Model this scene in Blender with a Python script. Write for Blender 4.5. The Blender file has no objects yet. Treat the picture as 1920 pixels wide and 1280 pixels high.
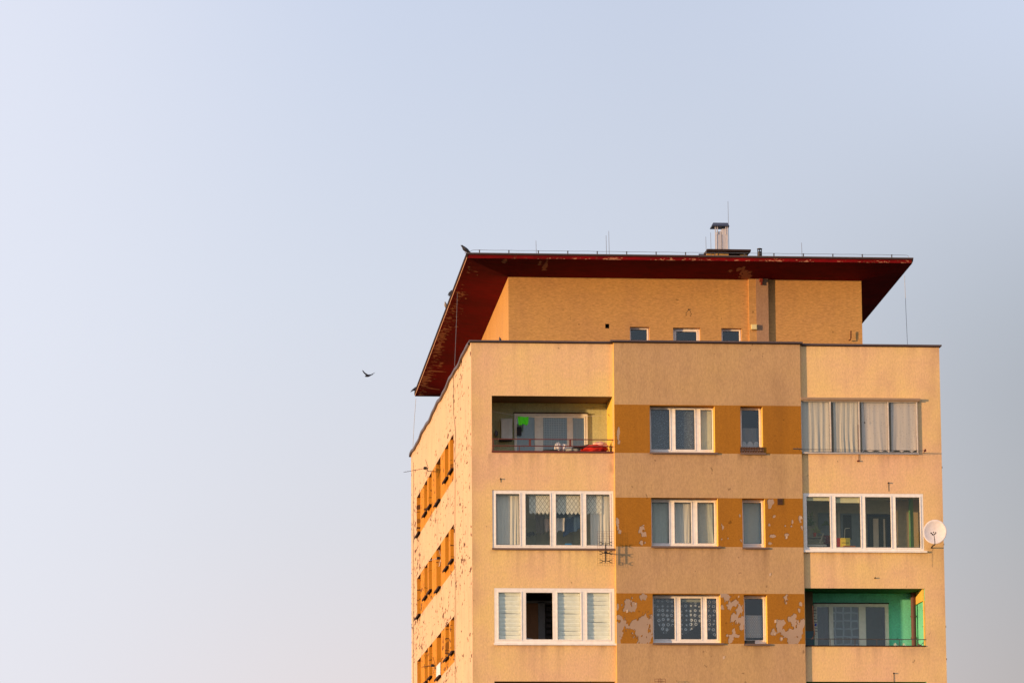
import bpy, math, random
from mathutils import Vector, Matrix, noise
random.seed(7)
S = bpy.context.scene
COL = S.collection
# ------------------------------------------------------------------ camera
FPX, YAW, PITCH, ROLL = 7987.5, 0.0975, 0.1658, -0.0066
CAM = Vector((-10.998, -125.0, 1.6016))
_f = Vector((math.sin(YAW)*math.cos(PITCH), math.cos(YAW)*math.cos(PITCH), math.sin(PITCH)))
_r = Vector((math.cos(YAW), -math.sin(YAW), 0)); _u = _r.cross(_f)
RT = _r*math.cos(ROLL)+_u*math.sin(ROLL); UP = -_r*math.sin(ROLL)+_u*math.cos(ROLL)
cam = bpy.data.objects.new('camera', bpy.data.cameras.new('camera')); COL.objects.link(cam)
cam.data.sensor_width = 36; cam.data.lens = 36*FPX/1920; cam.data.clip_start = 1; cam.data.clip_end = 6000
cam.matrix_world = Matrix(((RT.x,UP.x,-_f.x,CAM.x),(RT.y,UP.y,-_f.y,CAM.y),(RT.z,UP.z,-_f.z,CAM.z),(0,0,0,1)))
S.camera = cam
# ------------------------------------------------------------------ sky and sun
SUN_EL, SUN_AZ = 3.2, 245.0          # azimuth clockwise from +y
W = bpy.data.worlds.new('World'); S.world = W; W.use_nodes = True
nt = W.node_tree; nt.nodes.clear()
def N(tree, t, **k):
    n = tree.nodes.new(t)
    for a, b in k.items(): setattr(n, a, b)
    return n
sky = N(nt, 'ShaderNodeTexSky', sky_type='NISHITA'); sky.sun_disc = False
sky.sun_elevation = math.radians(SUN_EL); sky.sun_rotation = math.radians(SUN_AZ)
sky.air_density = 1.0; sky.dust_density = 2.5; sky.ozone_density = 2.0; sky.altitude = 200
bg1 = N(nt, 'ShaderNodeBackground'); bg1.inputs[1].default_value = 0.06
bg2 = N(nt, 'ShaderNodeBackground'); bg2.inputs[1].default_value = 1.0
add = N(nt, 'ShaderNodeAddShader'); wo = N(nt, 'ShaderNodeOutputWorld')
# thin high veil of cloud lit by the low sun: pale, slightly pink near the horizon, brighter towards the sun's side
tc = N(nt, 'ShaderNodeTexCoord'); sx = N(nt, 'ShaderNodeSeparateXYZ')
nt.links.new(tc.outputs['Generated'], sx.inputs[0])
rz = N(nt, 'ShaderNodeValToRGB'); rz.color_ramp.elements[0].position = 0.08; rz.color_ramp.elements[1].position = 0.25
e = rz.color_ramp.elements
e[0].color = (.64,.575,.605,1); e[1].color = (.50,.54,.665,1)
m = rz.color_ramp.elements.new(0.12); m.color = (.585,.57,.625,1)
m = rz.color_ramp.elements.new(0.175); m.color = (.55,.57,.655,1)
nt.links.new(sx.outputs['Z'], rz.inputs[0])
mr = N(nt, 'ShaderNodeMapRange', interpolation_type='LINEAR'); mr.inputs[1].default_value = -0.03; mr.inputs[2].default_value = 0.24
mr.inputs[3].default_value = 1.15; mr.inputs[4].default_value = 0.86
nt.links.new(sx.outputs['X'], mr.inputs[0])
# a greyer, thicker part of the veil low on the right
ga = N(nt, 'ShaderNodeMapRange', interpolation_type='SMOOTHSTEP'); gb = N(nt, 'ShaderNodeMapRange', interpolation_type='SMOOTHSTEP')
for n_, (lo, hi, a_, b_), src in ((ga, (.115, .24, 0, .30), 'X'), (gb, (.145, .25, .92, -.6), 'Z')):
    for i_, v_ in enumerate((lo, hi, a_, b_)): n_.inputs[i_+1].default_value = v_
    nt.links.new(sx.outputs[src], n_.inputs[0])
gm_ = N(nt, 'ShaderNodeMath', operation='MULTIPLY'); gs_ = N(nt, 'ShaderNodeMath', operation='SUBTRACT')
nt.links.new(ga.outputs[0], gm_.inputs[0]); nt.links.new(gb.outputs[0], gm_.inputs[1])
nt.links.new(mr.outputs[0], gs_.inputs[0]); nt.links.new(gm_.outputs[0], gs_.inputs[1])
vm = N(nt, 'ShaderNodeVectorMath', operation='SCALE')
ml = N(nt, 'ShaderNodeMapRange', interpolation_type='SMOOTHSTEP')
for i_, v_ in enumerate((.075, -.03, 0, .75)): ml.inputs[i_+1].default_value = v_
nt.links.new(sx.outputs['X'], ml.inputs[0])
mw = N(nt, 'ShaderNodeMix', data_type='RGBA'); mw.inputs[7].default_value = (.60,.605,.685,1)
nt.links.new(ml.outputs[0], mw.inputs[0]); nt.links.new(rz.outputs[0], mw.inputs[6]); nt.links.new(mw.outputs[2], vm.inputs[0]); nt.links.new(gs_.outputs[0], vm.inputs['Scale'])
nt.links.new(sky.outputs[0], bg1.inputs[0]); nt.links.new(vm.outputs[0], bg2.inputs[0])
nt.links.new(bg1.outputs[0], add.inputs[0]); nt.links.new(bg2.outputs[0], add.inputs[1]); nt.links.new(add.outputs[0], wo.inputs[0])
sl = bpy.data.lights.new('sun', 'SUN'); sl.energy = 4.6; sl.angle = math.radians(0.9); sl.color = (1.0, 0.60, 0.27)
sun = bpy.data.objects.new('sun', sl); COL.objects.link(sun)
a = math.radians(SUN_AZ); el = math.radians(SUN_EL)
SD = Vector((math.sin(a)*math.cos(el), math.cos(a)*math.cos(el), math.sin(el)))
sun.rotation_euler = SD.to_track_quat('Z', 'Y').to_euler(); sun.location = (-60, -40, 40)
S.view_settings.view_transform = 'Standard'; S.view_settings.look = 'None'; S.view_settings.exposure = 0.1; S.view_settings.gamma = 1
# ------------------------------------------------------------------ helpers
def ray(px, py):
    return _f + RT*((px-960)/FPX) - UP*((py-640)/FPX)
def F(px, py, y=0.0):                # point of the upright plane at depth y that the photo shows at px, py
    d = ray(px, py); t = (y-CAM.y)/d.y; p = CAM+d*t; return p.x, p.z
def G(px, py, x=0.0):                # the same for a plane at width x: returns y, z
    d = ray(px, py); t = (x-CAM.x)/d.x; p = CAM+d*t; return p.y, p.z
def P3(px, py, y): x, z = F(px, py, y); return Vector((x, y, z))
def tag(o, label=None, cat=None, group=None, kind=None):
    if label: o['label'] = label
    if cat: o['category'] = cat
    if group: o['group'] = group
    if kind: o['kind'] = kind
    return o
def empty(name, loc, label, cat, group=None):
    o = bpy.data.objects.new(name, None); COL.objects.link(o); o.location = loc; o.empty_display_size = .2
    return tag(o, label, cat, group)
class MB:
    def __init__(s): s.v = []; s.f = []; s.m = []; s.c = None
    def face(s, pts, mi=0, flip=False):
        b = len(s.v); s.v += [tuple(p) for p in pts]; idx = list(range(b, b+len(pts)))
        s.f.append(idx[::-1] if flip else idx); s.m.append(mi)
    def box(s, x0, x1, y0, y1, z0, z1, mi=0, bev=0):
        if x0 > x1: x0, x1 = x1, x0
        if y0 > y1: y0, y1 = y1, y0
        if z0 > z1: z0, z1 = z1, z0
        b = len(s.v)
        s.v += [(x0,y0,z0),(x1,y0,z0),(x1,y1,z0),(x0,y1,z0),(x0,y0,z1),(x1,y0,z1),(x1,y1,z1),(x0,y1,z1)]
        for q in ((0,3,2,1),(4,5,6,7),(0,1,5,4),(1,2,6,5),(2,3,7,6),(3,0,4,7)): s.f.append([b+i for i in q]); s.m.append(mi)
        return s
    def tube(s, pts, r, n=6, mi=0, cap=True):
        pts = [Vector(p) for p in pts]; rs = r if isinstance(r, (list, tuple)) else [r]*len(pts)
        b = len(s.v); up = Vector((0,0,1))
        for i, p in enumerate(pts):
            d = (pts[min(i+1, len(pts)-1)]-pts[max(i-1, 0)]).normalized()
            a1 = d.cross(up if abs(d.z) < .9 else Vector((1,0,0))).normalized(); a2 = a1.cross(d)
            for k in range(n):
                t = 2*math.pi*k/n; s.v.append(tuple(p+a1*math.cos(t)*rs[i]+a2*math.sin(t)*rs[i]))
        for i in range(len(pts)-1):
            for k in range(n):
                s.f.append([b+i*n+k, b+i*n+(k+1)%n, b+(i+1)*n+(k+1)%n, b+(i+1)*n+k]); s.m.append(mi)
        if cap:
            s.f.append([b+k for k in range(n)]); s.m.append(mi)
            s.f.append([b+(len(pts)-1)*n+k for k in range(n)][::-1]); s.m.append(mi)
        return s
    def ellring(s, rings, n=10, mi=0):      # rings: (centre, axis a, axis b)
        b = len(s.v)
        for c, A, B in rings:
            for k in range(n):
                t = 2*math.pi*k/n; s.v.append(tuple(Vector(c)+Vector(A)*math.cos(t)+Vector(B)*math.sin(t)))
        for i in range(len(rings)-1):
            for k in range(n): s.f.append([b+i*n+k, b+i*n+(k+1)%n, b+(i+1)*n+(k+1)%n, b+(i+1)*n+k]); s.m.append(mi)
        s.f.append([b+k for k in range(n)][::-1]); s.m.append(mi)
        s.f.append([b+(len(rings)-1)*n+k for k in range(n)]); s.m.append(mi)
        return s
    def grid(s, fn, nu, nv, mi=0, maskfn=None):
        b = len(s.v)
        for j in range(nv+1):
            for i in range(nu+1): s.v.append(tuple(fn(i/nu, j/nv)))
        for j in range(nv):
            for i in range(nu):
                k = b+j*(nu+1)+i; s.f.append([k, k+1, k+nu+2, k+nu+1]); s.m.append(mi)
        return s
    def build(s, name, mats, parent=None, smooth=False, mask=None, bevel=0):
        me = bpy.data.meshes.new(name); me.from_pydata(s.v, [], s.f)
        if not isinstance(mats, (list, tuple)): mats = [mats]
        for mm in mats: me.materials.append(mm)
        me.polygons.foreach_set('material_index', s.m)
        if smooth: me.polygons.foreach_set('use_smooth', [True]*len(s.f))
        if mask:
            at = me.color_attributes.new('mask', 'FLOAT_COLOR', 'POINT')
            vals = []
            for v in s.v:
                q = mask(v)
                vals += [q[0], q[1], 0, 1] if isinstance(q, tuple) else [q, 0, 0, 1]
            at.data.foreach_set('color', vals)
        me.update()
        o = bpy.data.objects.new(name, me); COL.objects.link(o)
        if parent is not None:
            o.parent = parent; L = parent_world(parent); o.matrix_parent_inverse = Matrix.Translation(-L)
        if bevel:
            bv = o.modifiers.new('bevel', 'BEVEL'); bv.width = bevel; bv.segments = 2; bv.limit_method = 'ANGLE'
        return o
def parent_world(o):      # parts are built in world space, so only a thing's own base needs undoing
    return o.location.copy() if o.parent is None else Vector((0,0,0))
# ------------------------------------------------------------------ materials
MATS = {}
def mat(name, col, rough=.8, metal=0, spec=.3):
    m = bpy.data.materials.new(name); m.use_nodes = True; t = m.node_tree; b = t.nodes['Principled BSDF']
    b.inputs['Base Color'].default_value = (*col, 1); b.inputs['Roughness'].default_value = rough
    b.inputs['Metallic'].default_value = metal; b.inputs['Specular IOR Level'].default_value = spec
    # faint procedural unevenness on every plain material
    tc = N(t, 'ShaderNodeTexCoord'); n = N(t, 'ShaderNodeTexNoise'); n.inputs['Scale'].default_value = 9; n.inputs['Detail'].default_value = 5
    t.links.new(tc.outputs['Object'], n.inputs['Vector'])
    mx = N(t, 'ShaderNodeMix', data_type='RGBA', blend_type='MULTIPLY'); mx.inputs[0].default_value = 1
    mrr = N(t, 'ShaderNodeMapRange'); mrr.inputs[1].default_value=.3; mrr.inputs[2].default_value=.7; mrr.inputs[3].default_value = .90; mrr.inputs[4].default_value = 1.04
    t.links.new(n.outputs[0], mrr.inputs[0]); mx.inputs[6].default_value = (*col, 1)
    cb = N(t, 'ShaderNodeCombineColor')
    for i in range(3): t.links.new(mrr.outputs[0], cb.inputs[i])
    t.links.new(cb.outputs[0], mx.inputs[7]); t.links.new(mx.outputs[2], b.inputs['Base Color'])
    return m
def noise_node(t, coord, scale, detail=6, rough=.6, map_scale=(1,1,1)):
    mp = N(t, 'ShaderNodeMapping'); mp.inputs['Scale'].default_value = map_scale
    n = N(t, 'ShaderNodeTexNoise'); n.inputs['Scale'].default_value = scale; n.inputs['Detail'].default_value = detail; n.inputs['Roughness'].default_value = rough
    t.links.new(coord, mp.inputs[0]); t.links.new(mp.outputs[0], n.inputs['Vector']); return n.outputs[0]
def rng(t, src, a, b, c, d):
    n = N(t, 'ShaderNodeMapRange'); n.inputs[1].default_value=a; n.inputs[2].default_value=b; n.inputs[3].default_value=c; n.inputs[4].default_value=d
    t.links.new(src, n.inputs[0]); return n.outputs[0]
def mixc(t, fac, A, B, blend='MIX'):
    n = N(t, 'ShaderNodeMix', data_type='RGBA', blend_type=blend)
    if isinstance(fac, float): n.inputs[0].default_value = fac
    else: t.links.new(fac, n.inputs[0])
    for i, c in ((6, A), (7, B)):
        if isinstance(c, tuple): n.inputs[i].default_value = (*c, 1)
        else: t.links.new(c, n.inputs[i])
    return n.outputs[2]
def math_(t, op, a, b):
    n = N(t, 'ShaderNodeMath', operation=op)
    for i, c in ((0, a), (1, b)):
        if isinstance(c, (int, float)): n.inputs[i].default_value = c
        else: t.links.new(c, n.inputs[i])
    return n.outputs[0]
def plaster(name, col, warm, dirt, grain=(1,1,1), bump=.5, under=None, spots=False, streak=.35, speck=.12):
    """combed render: fine grain, broad stains, streaks; `under` shows where the mask attribute is 1"""
    m = bpy.data.materials.new(name); m.use_nodes = True; t = m.node_tree; b = t.nodes['Principled BSDF']
    b.inputs['Roughness'].default_value = .92; b.inputs['Specular IOR Level'].default_value = .12
    co = N(t, 'ShaderNodeTexCoord').outputs['Object']
    big = rng(t, noise_node(t, co, .45, 5, .6), .35, .68, 0, 1)
    c = mixc(t, big, col, warm)
    st = rng(t, noise_node(t, co, 1.0, 7, .7, (3.2,3.2,.28)), .48, .78, 0, streak)
    c = mixc(t, st, c, dirt)
    st2 = rng(t, noise_node(t, co, 1.0, 6, .75, (.9,.9,.9)), .52, .8, 0, streak)
    c = mixc(t, st2, c, dirt)
    fine = noise_node(t, co, 1.0, 3, .75, tuple(g*26 for g in grain))
    gr = rng(t, fine, .3, .7, 1-speck*1.35, 1+speck)
    cb = N(t, 'ShaderNodeCombineColor')
    for i in range(3): t.links.new(gr, cb.inputs[i])
    c = mixc(t, 1.0, c, cb.outputs[0], 'MULTIPLY')
    sp = rng(t, noise_node(t, co, 1.0, 2, .5, (5.5,5.5,4.0)), .735, .75, 0, .5)
    c = mixc(t, sp, c, tuple(x*.35 for x in dirt))
    ad_ = N(t, 'ShaderNodeVertexColor', layer_name='mask'); sd_ = N(t, 'ShaderNodeSeparateColor'); t.links.new(ad_.outputs[0], sd_.inputs[0])
    c = mixc(t, math_(t, 'MULTIPLY', sd_.outputs[1], .8), c, tuple(x*.8 for x in dirt))
    if spots:
        for sc, lo, op in (((1,1.0,3.2), .645, .95), ((1,1.7,5.5), .628, .95), ((1,2.4,2.2), .66, .6)):
            cl_ = rng(t, noise_node(t, co, 1.0, 2, .5, (1,.16,.35)), .35, .65, -.05, .045)      # holes come in clusters
            s_ = rng(t, math_(t, 'ADD', noise_node(t, co, 1.0, 3, .6, sc), cl_), lo, lo+.018, 0, op)
            c = mixc(t, s_, c, (.10,.04,.02))
    if under:
        at = N(t, 'ShaderNodeVertexColor', layer_name='mask')
        n2 = noise_node(t, co, 14, 4, .7)
        s_ = N(t, 'ShaderNodeSeparateColor'); t.links.new(at.outputs[0], s_.inputs[0])
        k = math_(t, 'ADD', s_.outputs[0], rng(t, n2, .3, .7, -.18, .18))
        u2 = mixc(t, big, under, tuple(x*.82 for x in under))
        # lifted edge's shade painted as a thin dark rim round the peeled coat
        rim = math_(t, 'SUBTRACT', rng(t, k, .40, .47, 0, 1), rng(t, k, .52, .58, 0, 1))
        c = mixc(t, rng(t, k, .5, .56, 0, 1), c, u2)
        c = mixc(t, math_(t, 'MULTIPLY', rim, .55), c, (.12,.06,.03))
        hb = math_(t, 'ADD', math_(t, 'MULTIPLY', fine, .4), rng(t, k, .45, .6, 1.0, 0))
    else: hb = fine
    bp = N(t, 'ShaderNodeBump'); bp.inputs['Strength'].default_value = bump; bp.inputs['Distance'].default_value = .012
    t.links.new(hb, bp.inputs['Height']); t.links.new(bp.outputs[0], b.inputs['Normal'])
    t.links.new(c, b.inputs['Base Color'])
    return m
CREAM  = plaster('cream_plaster', (.83,.58,.25), (.80,.50,.31), (.50,.31,.19), (1,1,.45))
TAN    = plaster('tan_plaster', (.54,.35,.17), (.52,.33,.185), (.36,.22,.12), (1,1,.45))
OCHRE  = plaster('ochre_band_paint', (.365,.155,.020), (.39,.168,.024), (.24,.10,.02), (1,1,1), bump=.8, under=(.43,.31,.235))
PEACH  = plaster('peach_side_plaster', (.74,.52,.33), (.73,.49,.33), (.46,.28,.17), (1,1,.3), spots=True, streak=.45, speck=.09)
OCHRES = plaster('side_ochre_paint', (.62,.25,.025), (.66,.28,.035), (.36,.15,.03), (1,1,.4), spots=True, speck=.07)
ATTIC  = plaster('attic_brick_render', (.61,.345,.12), (.57,.315,.125), (.40,.22,.10), (.35,.35,1.7), speck=.2)
ATTICP = plaster('attic_pier_paint', (.42,.265,.17), (.40,.25,.16), (.3,.17,.12), (1,1,.6))
REDP   = plaster('red_oxide_paint', (.20,.003,.005), (.14,.003,.004), (.06,.003,.004), (.06,.75,.4), bump=.4, under=(.46,.19,.11), speck=.3)
GREENB = plaster('pale_green_balcony_paint', (.50,.52,.30), (.46,.46,.26), (.22,.24,.15), (1,1,1), streak=.6)
TEAL   = plaster('teal_green_balcony_paint', (.20,.74,.52), (.17,.66,.46), (.08,.38,.24), (1,1,1), streak=.6)
YELLOW = plaster('sun_toned_yellow', (.84,.56,.11), (.84,.50,.11), (.5,.3,.1), (1,1,1))  # bright yellow with the sunlight on the reveals put into the colour
CONC   = mat('grey_concrete', (.30,.27,.24), .9)
FLASH  = mat('dark_metal_flashing', (.042,.026,.024), .85, 0, .04)
CAPM   = mat('parapet_metal_cap', (.13,.095,.095), .5, .4)
FELT   = mat('roof_felt', (.07,.07,.075), .95)
WHITE  = mat('white_window_plastic', (.90,.85,.80), .4)
OLDWH  = mat('aged_white_frame', (.84,.80,.68), .6)
GREYF  = mat('grey_steel_mullion', (.62,.55,.50), .5)
SILL   = mat('weathered_sill_metal', (.20,.13,.10), .6, .3)
DARKW  = mat('dark_wood', (.10,.045,.02), .6)
RAILM  = mat('brown_painted_railing', (.14,.035,.025), .5)
RAILG  = mat('thin_grey_railing', (.10,.085,.08), .5, .3)
BLACKM = mat('blackened_metal', (.025,.022,.024), .5, .3)
STEEL  = mat('galvanised_steel', (.60,.56,.56), .4, .25)
BLUEM  = mat('blue_grey_sheet_metal', (.075,.085,.12), .4, .4)
WIRE   = mat('wire_grey', (.22,.22,.24), .5, .4)
DISHM  = mat('off_white_dish_paint', (.66,.62,.64), .5)
DARK   = mat('dark_room', (.035,.030,.028), .9)
ROOM   = mat('dim_room_plaster', (.48,.45,.30), .9)
ROOMD  = mat('dim_brown_room_plaster', (.085,.07,.06), .9)
BIRD   = mat('slate_feathers', (.035,.037,.05), .7)
BIRDP  = mat('pale_brown_feathers', (.33,.27,.22), .7)
ORNG   = mat('orange_legs', (.3,.08,.03), .7)
def glass(name, fac, tint=(1,1,1), trans=(.85,.9,.9)):
    m = bpy.data.materials.new(name); m.use_nodes = True; t = m.node_tree; t.nodes.clear()
    o = N(t, 'ShaderNodeOutputMaterial'); mx = N(t, 'ShaderNodeMixShader'); tr = N(t, 'ShaderNodeBsdfTransparent'); g = N(t, 'ShaderNodeBsdfGlossy')
    tr.inputs[0].default_value = (*trans, 1); g.inputs[0].default_value = (*tint, 1); g.inputs['Roughness'].default_value = .02
    co = N(t, 'ShaderNodeTexCoord').outputs['Object']
    bp = N(t, 'ShaderNodeBump'); bp.inputs['Strength'].default_value = .15; bp.inputs['Distance'].default_value = .02
    t.links.new(noise_node(t, co, 1.5, 1), bp.inputs['Height']); t.links.new(bp.outputs[0], g.inputs['Normal'])
    lw = N(t, 'ShaderNodeLayerWeight'); lw.inputs[0].default_value = .5     # same from both sides of the pane
    t.links.new(math_(t, 'ADD', math_(t, 'MULTIPLY', math_(t, 'POWER', lw.outputs['Facing'], 4.0), .7), fac), mx.inputs[0])
    t.links.new(tr.outputs[0], mx.inputs[1]); t.links.new(g.outputs[0], mx.inputs[2]); t.links.new(mx.outputs[0], o.inputs[0]); return m
GLASS = glass('window_glass', .055, (.8,.94,.92), (.94,.97,.95))
GLASSD = glass('tinted_window_glass', .09, (.75,.88,.95), (.75,.80,.82))
def net(name, col, pattern='plain', scale=1.0, solid=.55, holes=.3, rgb2=None):
    """net curtain cloth: woven pattern mixes dense and open thread; really see-through"""
    m = bpy.data.materials.new(name); m.use_nodes = True; t = m.node_tree; t.nodes.clear()
    o = N(t, 'ShaderNodeOutputMaterial'); mx = N(t, 'ShaderNodeMixShader'); tr = N(t, 'ShaderNodeBsdfTransparent')
    df = N(t, 'ShaderNodeBsdfDiffuse'); tl = N(t, 'ShaderNodeBsdfTranslucent'); ad = N(t, 'ShaderNodeMixShader'); ad.inputs[0].default_value = .25
    df.inputs[0].default_value = (*col, 1); tl.inputs[0].default_value = (*col, 1)
    co = N(t, 'ShaderNodeUVMap').outputs[0]
    mp = N(t, 'ShaderNodeMapping'); mp.inputs['Scale'].default_value = (scale,)*3; t.links.new(co, mp.inputs[0]); uv = mp.outputs[0]
    t.links.new(df.outputs[0], ad.inputs[1]); t.links.new(tl.outputs[0], ad.inputs[2])
    if pattern == 'rings':
        v = N(t, 'ShaderNodeTexVoronoi', feature='F1'); v.inputs['Scale'].default_value = 1; v.inputs['Randomness'].default_value = .28
        t.links.new(uv, v.inputs['Vector']); d = v.outputs['Distance']
        k = math_(t, 'LESS_THAN', math_(t, 'ABSOLUTE', math_(t, 'SUBTRACT', d, .25), 0), .085)
    elif pattern == 'dots':
        v = N(t, 'ShaderNodeTexVoronoi', feature='F1'); v.inputs['Scale'].default_value = 1; v.inputs['Randomness'].default_value = .6
        t.links.new(uv, v.inputs['Vector']); k = math_(t, 'LESS_THAN', v.outputs['Distance'], .27)
    elif pattern == 'diamond':
        s_ = N(t, 'ShaderNodeSeparateXYZ'); t.links.new(uv, s_.inputs[0])
        a_ = math_(t, 'ABSOLUTE', math_(t, 'SUBTRACT', math_(t, 'FRACT', s_.outputs[0], 0), .5), 0)
        b_ = math_(t, 'ABSOLUTE', math_(t, 'SUBTRACT', math_(t, 'FRACT', math_(t, 'MULTIPLY', s_.outputs[1], .7), 0), .5), 0)
        q = math_(t, 'ADD', a_, b_)
        k = math_(t, 'ADD', math_(t, 'LESS_THAN', math_(t, 'ABSOLUTE', math_(t, 'SUBTRACT', q, .5), 0), .13), math_(t, 'LESS_THAN', q, .13))
        k = math_(t, 'MINIMUM', k, 1.0)
    elif pattern == 'scallop':
        w = N(t, 'ShaderNodeTexWave', wave_type='BANDS', bands_direction='Y'); w.inputs['Scale'].default_value = .5; w.inputs['Distortion'].default_value = 5; w.inputs['Detail Scale'].default_value = 1.4
        t.links.new(uv, w.inputs['Vector']); k = rng(t, w.outputs[1], .4, .6, 0, 1)
    elif pattern == 'hex':
        v = N(t, 'ShaderNodeTexVoronoi', feature='DISTANCE_TO_EDGE'); v.inputs['Randomness'].default_value = .18; v.inputs['Scale'].default_value = 1
        t.links.new(uv, v.inputs['Vector']); k = math_(t, 'LESS_THAN', v.outputs['Distance'], .1)
    else:
        k = rng(t, noise_node(t, uv, 3, 4), .3, .7, .3, .7)
    fac = rng(t, k, 0, 1, holes, solid)
    t.links.new(fac, mx.inputs[0]); t.links.new(tr.outputs[0], mx.inputs[1]); t.links.new(ad.outputs[0], mx.inputs[2]); t.links.new(mx.outputs[0], o.inputs[0]); return m
def add_uv(o, fu):
    me = o.data; uv = me.uv_layers.new(name='UVMap')
    for l in me.loops:
        uv.data[l.index].uv = fu(me.vertices[l.vertex_index].co)
# ------------------------------------------------------------------ ground
g = MB(); g.grid(lambda u, v: (-3000+6000*u, -3000+6000*v, 0), 4, 4)
GR = plaster('dry_grass_ground', (.07,.08,.035), (.09,.08,.05), (.05,.04,.03), (.1,.1,.1), bump=.2)
tag(g.build('ground', GR), kind='structure')
# ------------------------------------------------------------------ building constants
H = 22.6; WD = 14.18; LN = 24.557; XA = 4.272; XB = 9.912; PJ = -0.1
REV = .34                            # depth of the window reveals
BLD = empty('apartment_building', (7, 12, 0), 'cream and ochre tower block with peeling bands and flared red roof', 'apartment building')
def wall(name, u0, u1, v0, v1, holes, fn, mats, fineband=None, mask=None, label=None, step=.03, flip=False):
    """rectangular wall with openings; holes = (ua,ub,va,vb,depth,matL,matR,matT,matB) ; fineband(v)->material index or None"""
    mb = MB(); bands = fineband or []
    us = sorted({u0, u1, *[h[0] for h in holes], *[h[1] for h in holes]})
    vs = sorted({v0, 12.0, v1, *[h[2] for h in holes], *[h[3] for h in holes], *[b[0] for b in bands], *[b[1] for b in bands]})
    for extra in (b for b in bands if len(b) > 3):
        us = sorted(set(us) | {extra[3], extra[4]})
    vs = [v for v in vs if v0-1e-6 <= v <= v1+1e-6]
    for a_, b_ in zip(us, us[1:]):
        for c_, d_ in zip(vs, vs[1:]):
            mu, mv = (a_+b_)/2, (c_+d_)/2
            if any(h[0] < mu < h[1] and h[2] < mv < h[3] for h in holes): continue
            mi = 0; fine = False
            for bd in bands:
                if bd[0] < mv < bd[1] and (len(bd) <= 3 or bd[3] < mu < bd[4]): mi = bd[2]; fine = mask is not None
            st_ = step if fine and mask is not None and not isinstance(mask, str) else (.07 if mask is not None and mv > 9 else 0)
            nu = max(1, int((b_-a_)/st_)) if st_ else 1; nv = max(1, int((d_-c_)/st_)) if st_ else 1
            if flip: mb.grid(lambda s, r: fn(b_+(a_-b_)*s, c_+(d_-c_)*r, 0), nu, nv, mi)
            else: mb.grid(lambda s, r: fn(a_+(b_-a_)*s, c_+(d_-c_)*r, 0), nu, nv, mi)
    for h in holes:
        ua, ub, va, vb, dp = h[:5]; mm = h[5] if len(h) > 5 else (0,0,0,0)
        mb.face([fn(ua,va,0), fn(ua,vb,0), fn(ua,vb,dp), fn(ua,va,dp)], mm[0])
        mb.face([fn(ub,vb,0), fn(ub,va,0), fn(ub,va,dp), fn(ub,vb,dp)], mm[1])
        mb.face([fn(ua,vb,0), fn(ub,vb,0), fn(ub,vb,dp), fn(ua,vb,dp)], mm[2])
        mb.face([fn(ub,va,0), fn(ua,va,0), fn(ua,va,dp), fn(ub,va,dp)], mm[3])
    o = mb.build(name, mats, BLD, mask=mask)
    if label: o['label'] = label
    return o
def stain(u, v, sills, seed=0, top=None):
    """rain stains: run down from sill ends and under the coping"""
    d = 0
    for (a_, b_, z_) in sills:
        dz = z_-v
        if not (-.02 < dz < 1.3) or not (a_-.12 < u < b_+.16): continue
        k = max(0, .10+.8*noise.noise(Vector((u*5, z_, seed)))+.6*noise.noise(Vector((u*17, z_, seed+4))))
        e_ = min(abs(u-a_), abs(u-b_)); k += .35*max(0, 1-e_/.16)
        k *= math.exp(-max(0, dz)/(.16+.55*abs(noise.noise(Vector((u*7, z_+3, seed))))))
        d = max(d, k)
    if top:
        dz = top-v
        if dz < 1.2: d = max(d, (.25+.7*noise.noise(Vector((u*4, 9, seed)))+.5*noise.noise(Vector((u*15, 2, seed))))*math.exp(-dz/(.10+.35*abs(noise.noise(Vector((u*6, 1, seed)))))))
    d += max(0, noise.noise(Vector((u*.5, v*.5, seed+8)))*.45+noise.noise(Vector((u*2, v*.9, seed+2)))*.3-.12)
    return max(0, min(1, d))
# openings of the street front, from the photo onto the facade planes
def hole(x0, y0, x1, y1, y=0.0):
    a0, c1 = F(x0, y0, y); b0, c0 = F(x1, y1, y); return [a0, b0, c0, c1]
L1 = hole(922, 741.5, 1149, 849.5); L2 = hole(923, 918, 1150.6, 1028); L3 = hole(926.5, 1101.5, 1151.6, 1206); L4 = hole(927, 1276.5, 1152.5, 1388)
R1 = hole(1501.8, 750, 1722, 852); R2 = hole(1507.2, 924, 1733, 1032.5); R3 = hole(1509.2, 1102, 1736, 1211.5); R4 = hole(1511.5, 1277, 1740, 1390)
for r_ in (R1, R2, R3, R4): r_[0] = XB + .03
for l_ in (L1, L2, L3, L4): l_[1] = XA - .04
LOGD = 1.4
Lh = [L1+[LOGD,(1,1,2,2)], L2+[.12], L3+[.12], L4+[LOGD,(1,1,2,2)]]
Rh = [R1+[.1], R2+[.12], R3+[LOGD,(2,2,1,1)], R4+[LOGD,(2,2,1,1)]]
front = lambda y: (lambda u, v, w: (u, y+w, v))
def dirtL(v):
    x, y, z = v
    return (0, min(1, stain(x, z, [(h[0], h[1], h[2]-.05) for h in (L1, L2, L3)], 1, H)+max(0, .45*(1-x/.4)*(.7+noise.noise(Vector((x*3, z*1.2, 2)))))))
def dirtR(v):
    x, y, z = v
    return (0, min(1, stain(x, z, [(h[0], h[1], h[2]-.05) for h in (R1, R2, R3)], 5, H)+max(0, .35*(1-(WD-x)/.7)*(.8+noise.noise(Vector((x*3, z*1.2, 2)))))))
wall('front_wall', 0, XA, 0, H, Lh, front(0), [CREAM, YELLOW, mat('shade_painted_soffit', (.16,.10,.06), .9)], mask=dirtL, label='cream front wall bay, left of the centre')  # balcony sides hold painted sunlight, ceiling and floor a painted-in shade
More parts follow.
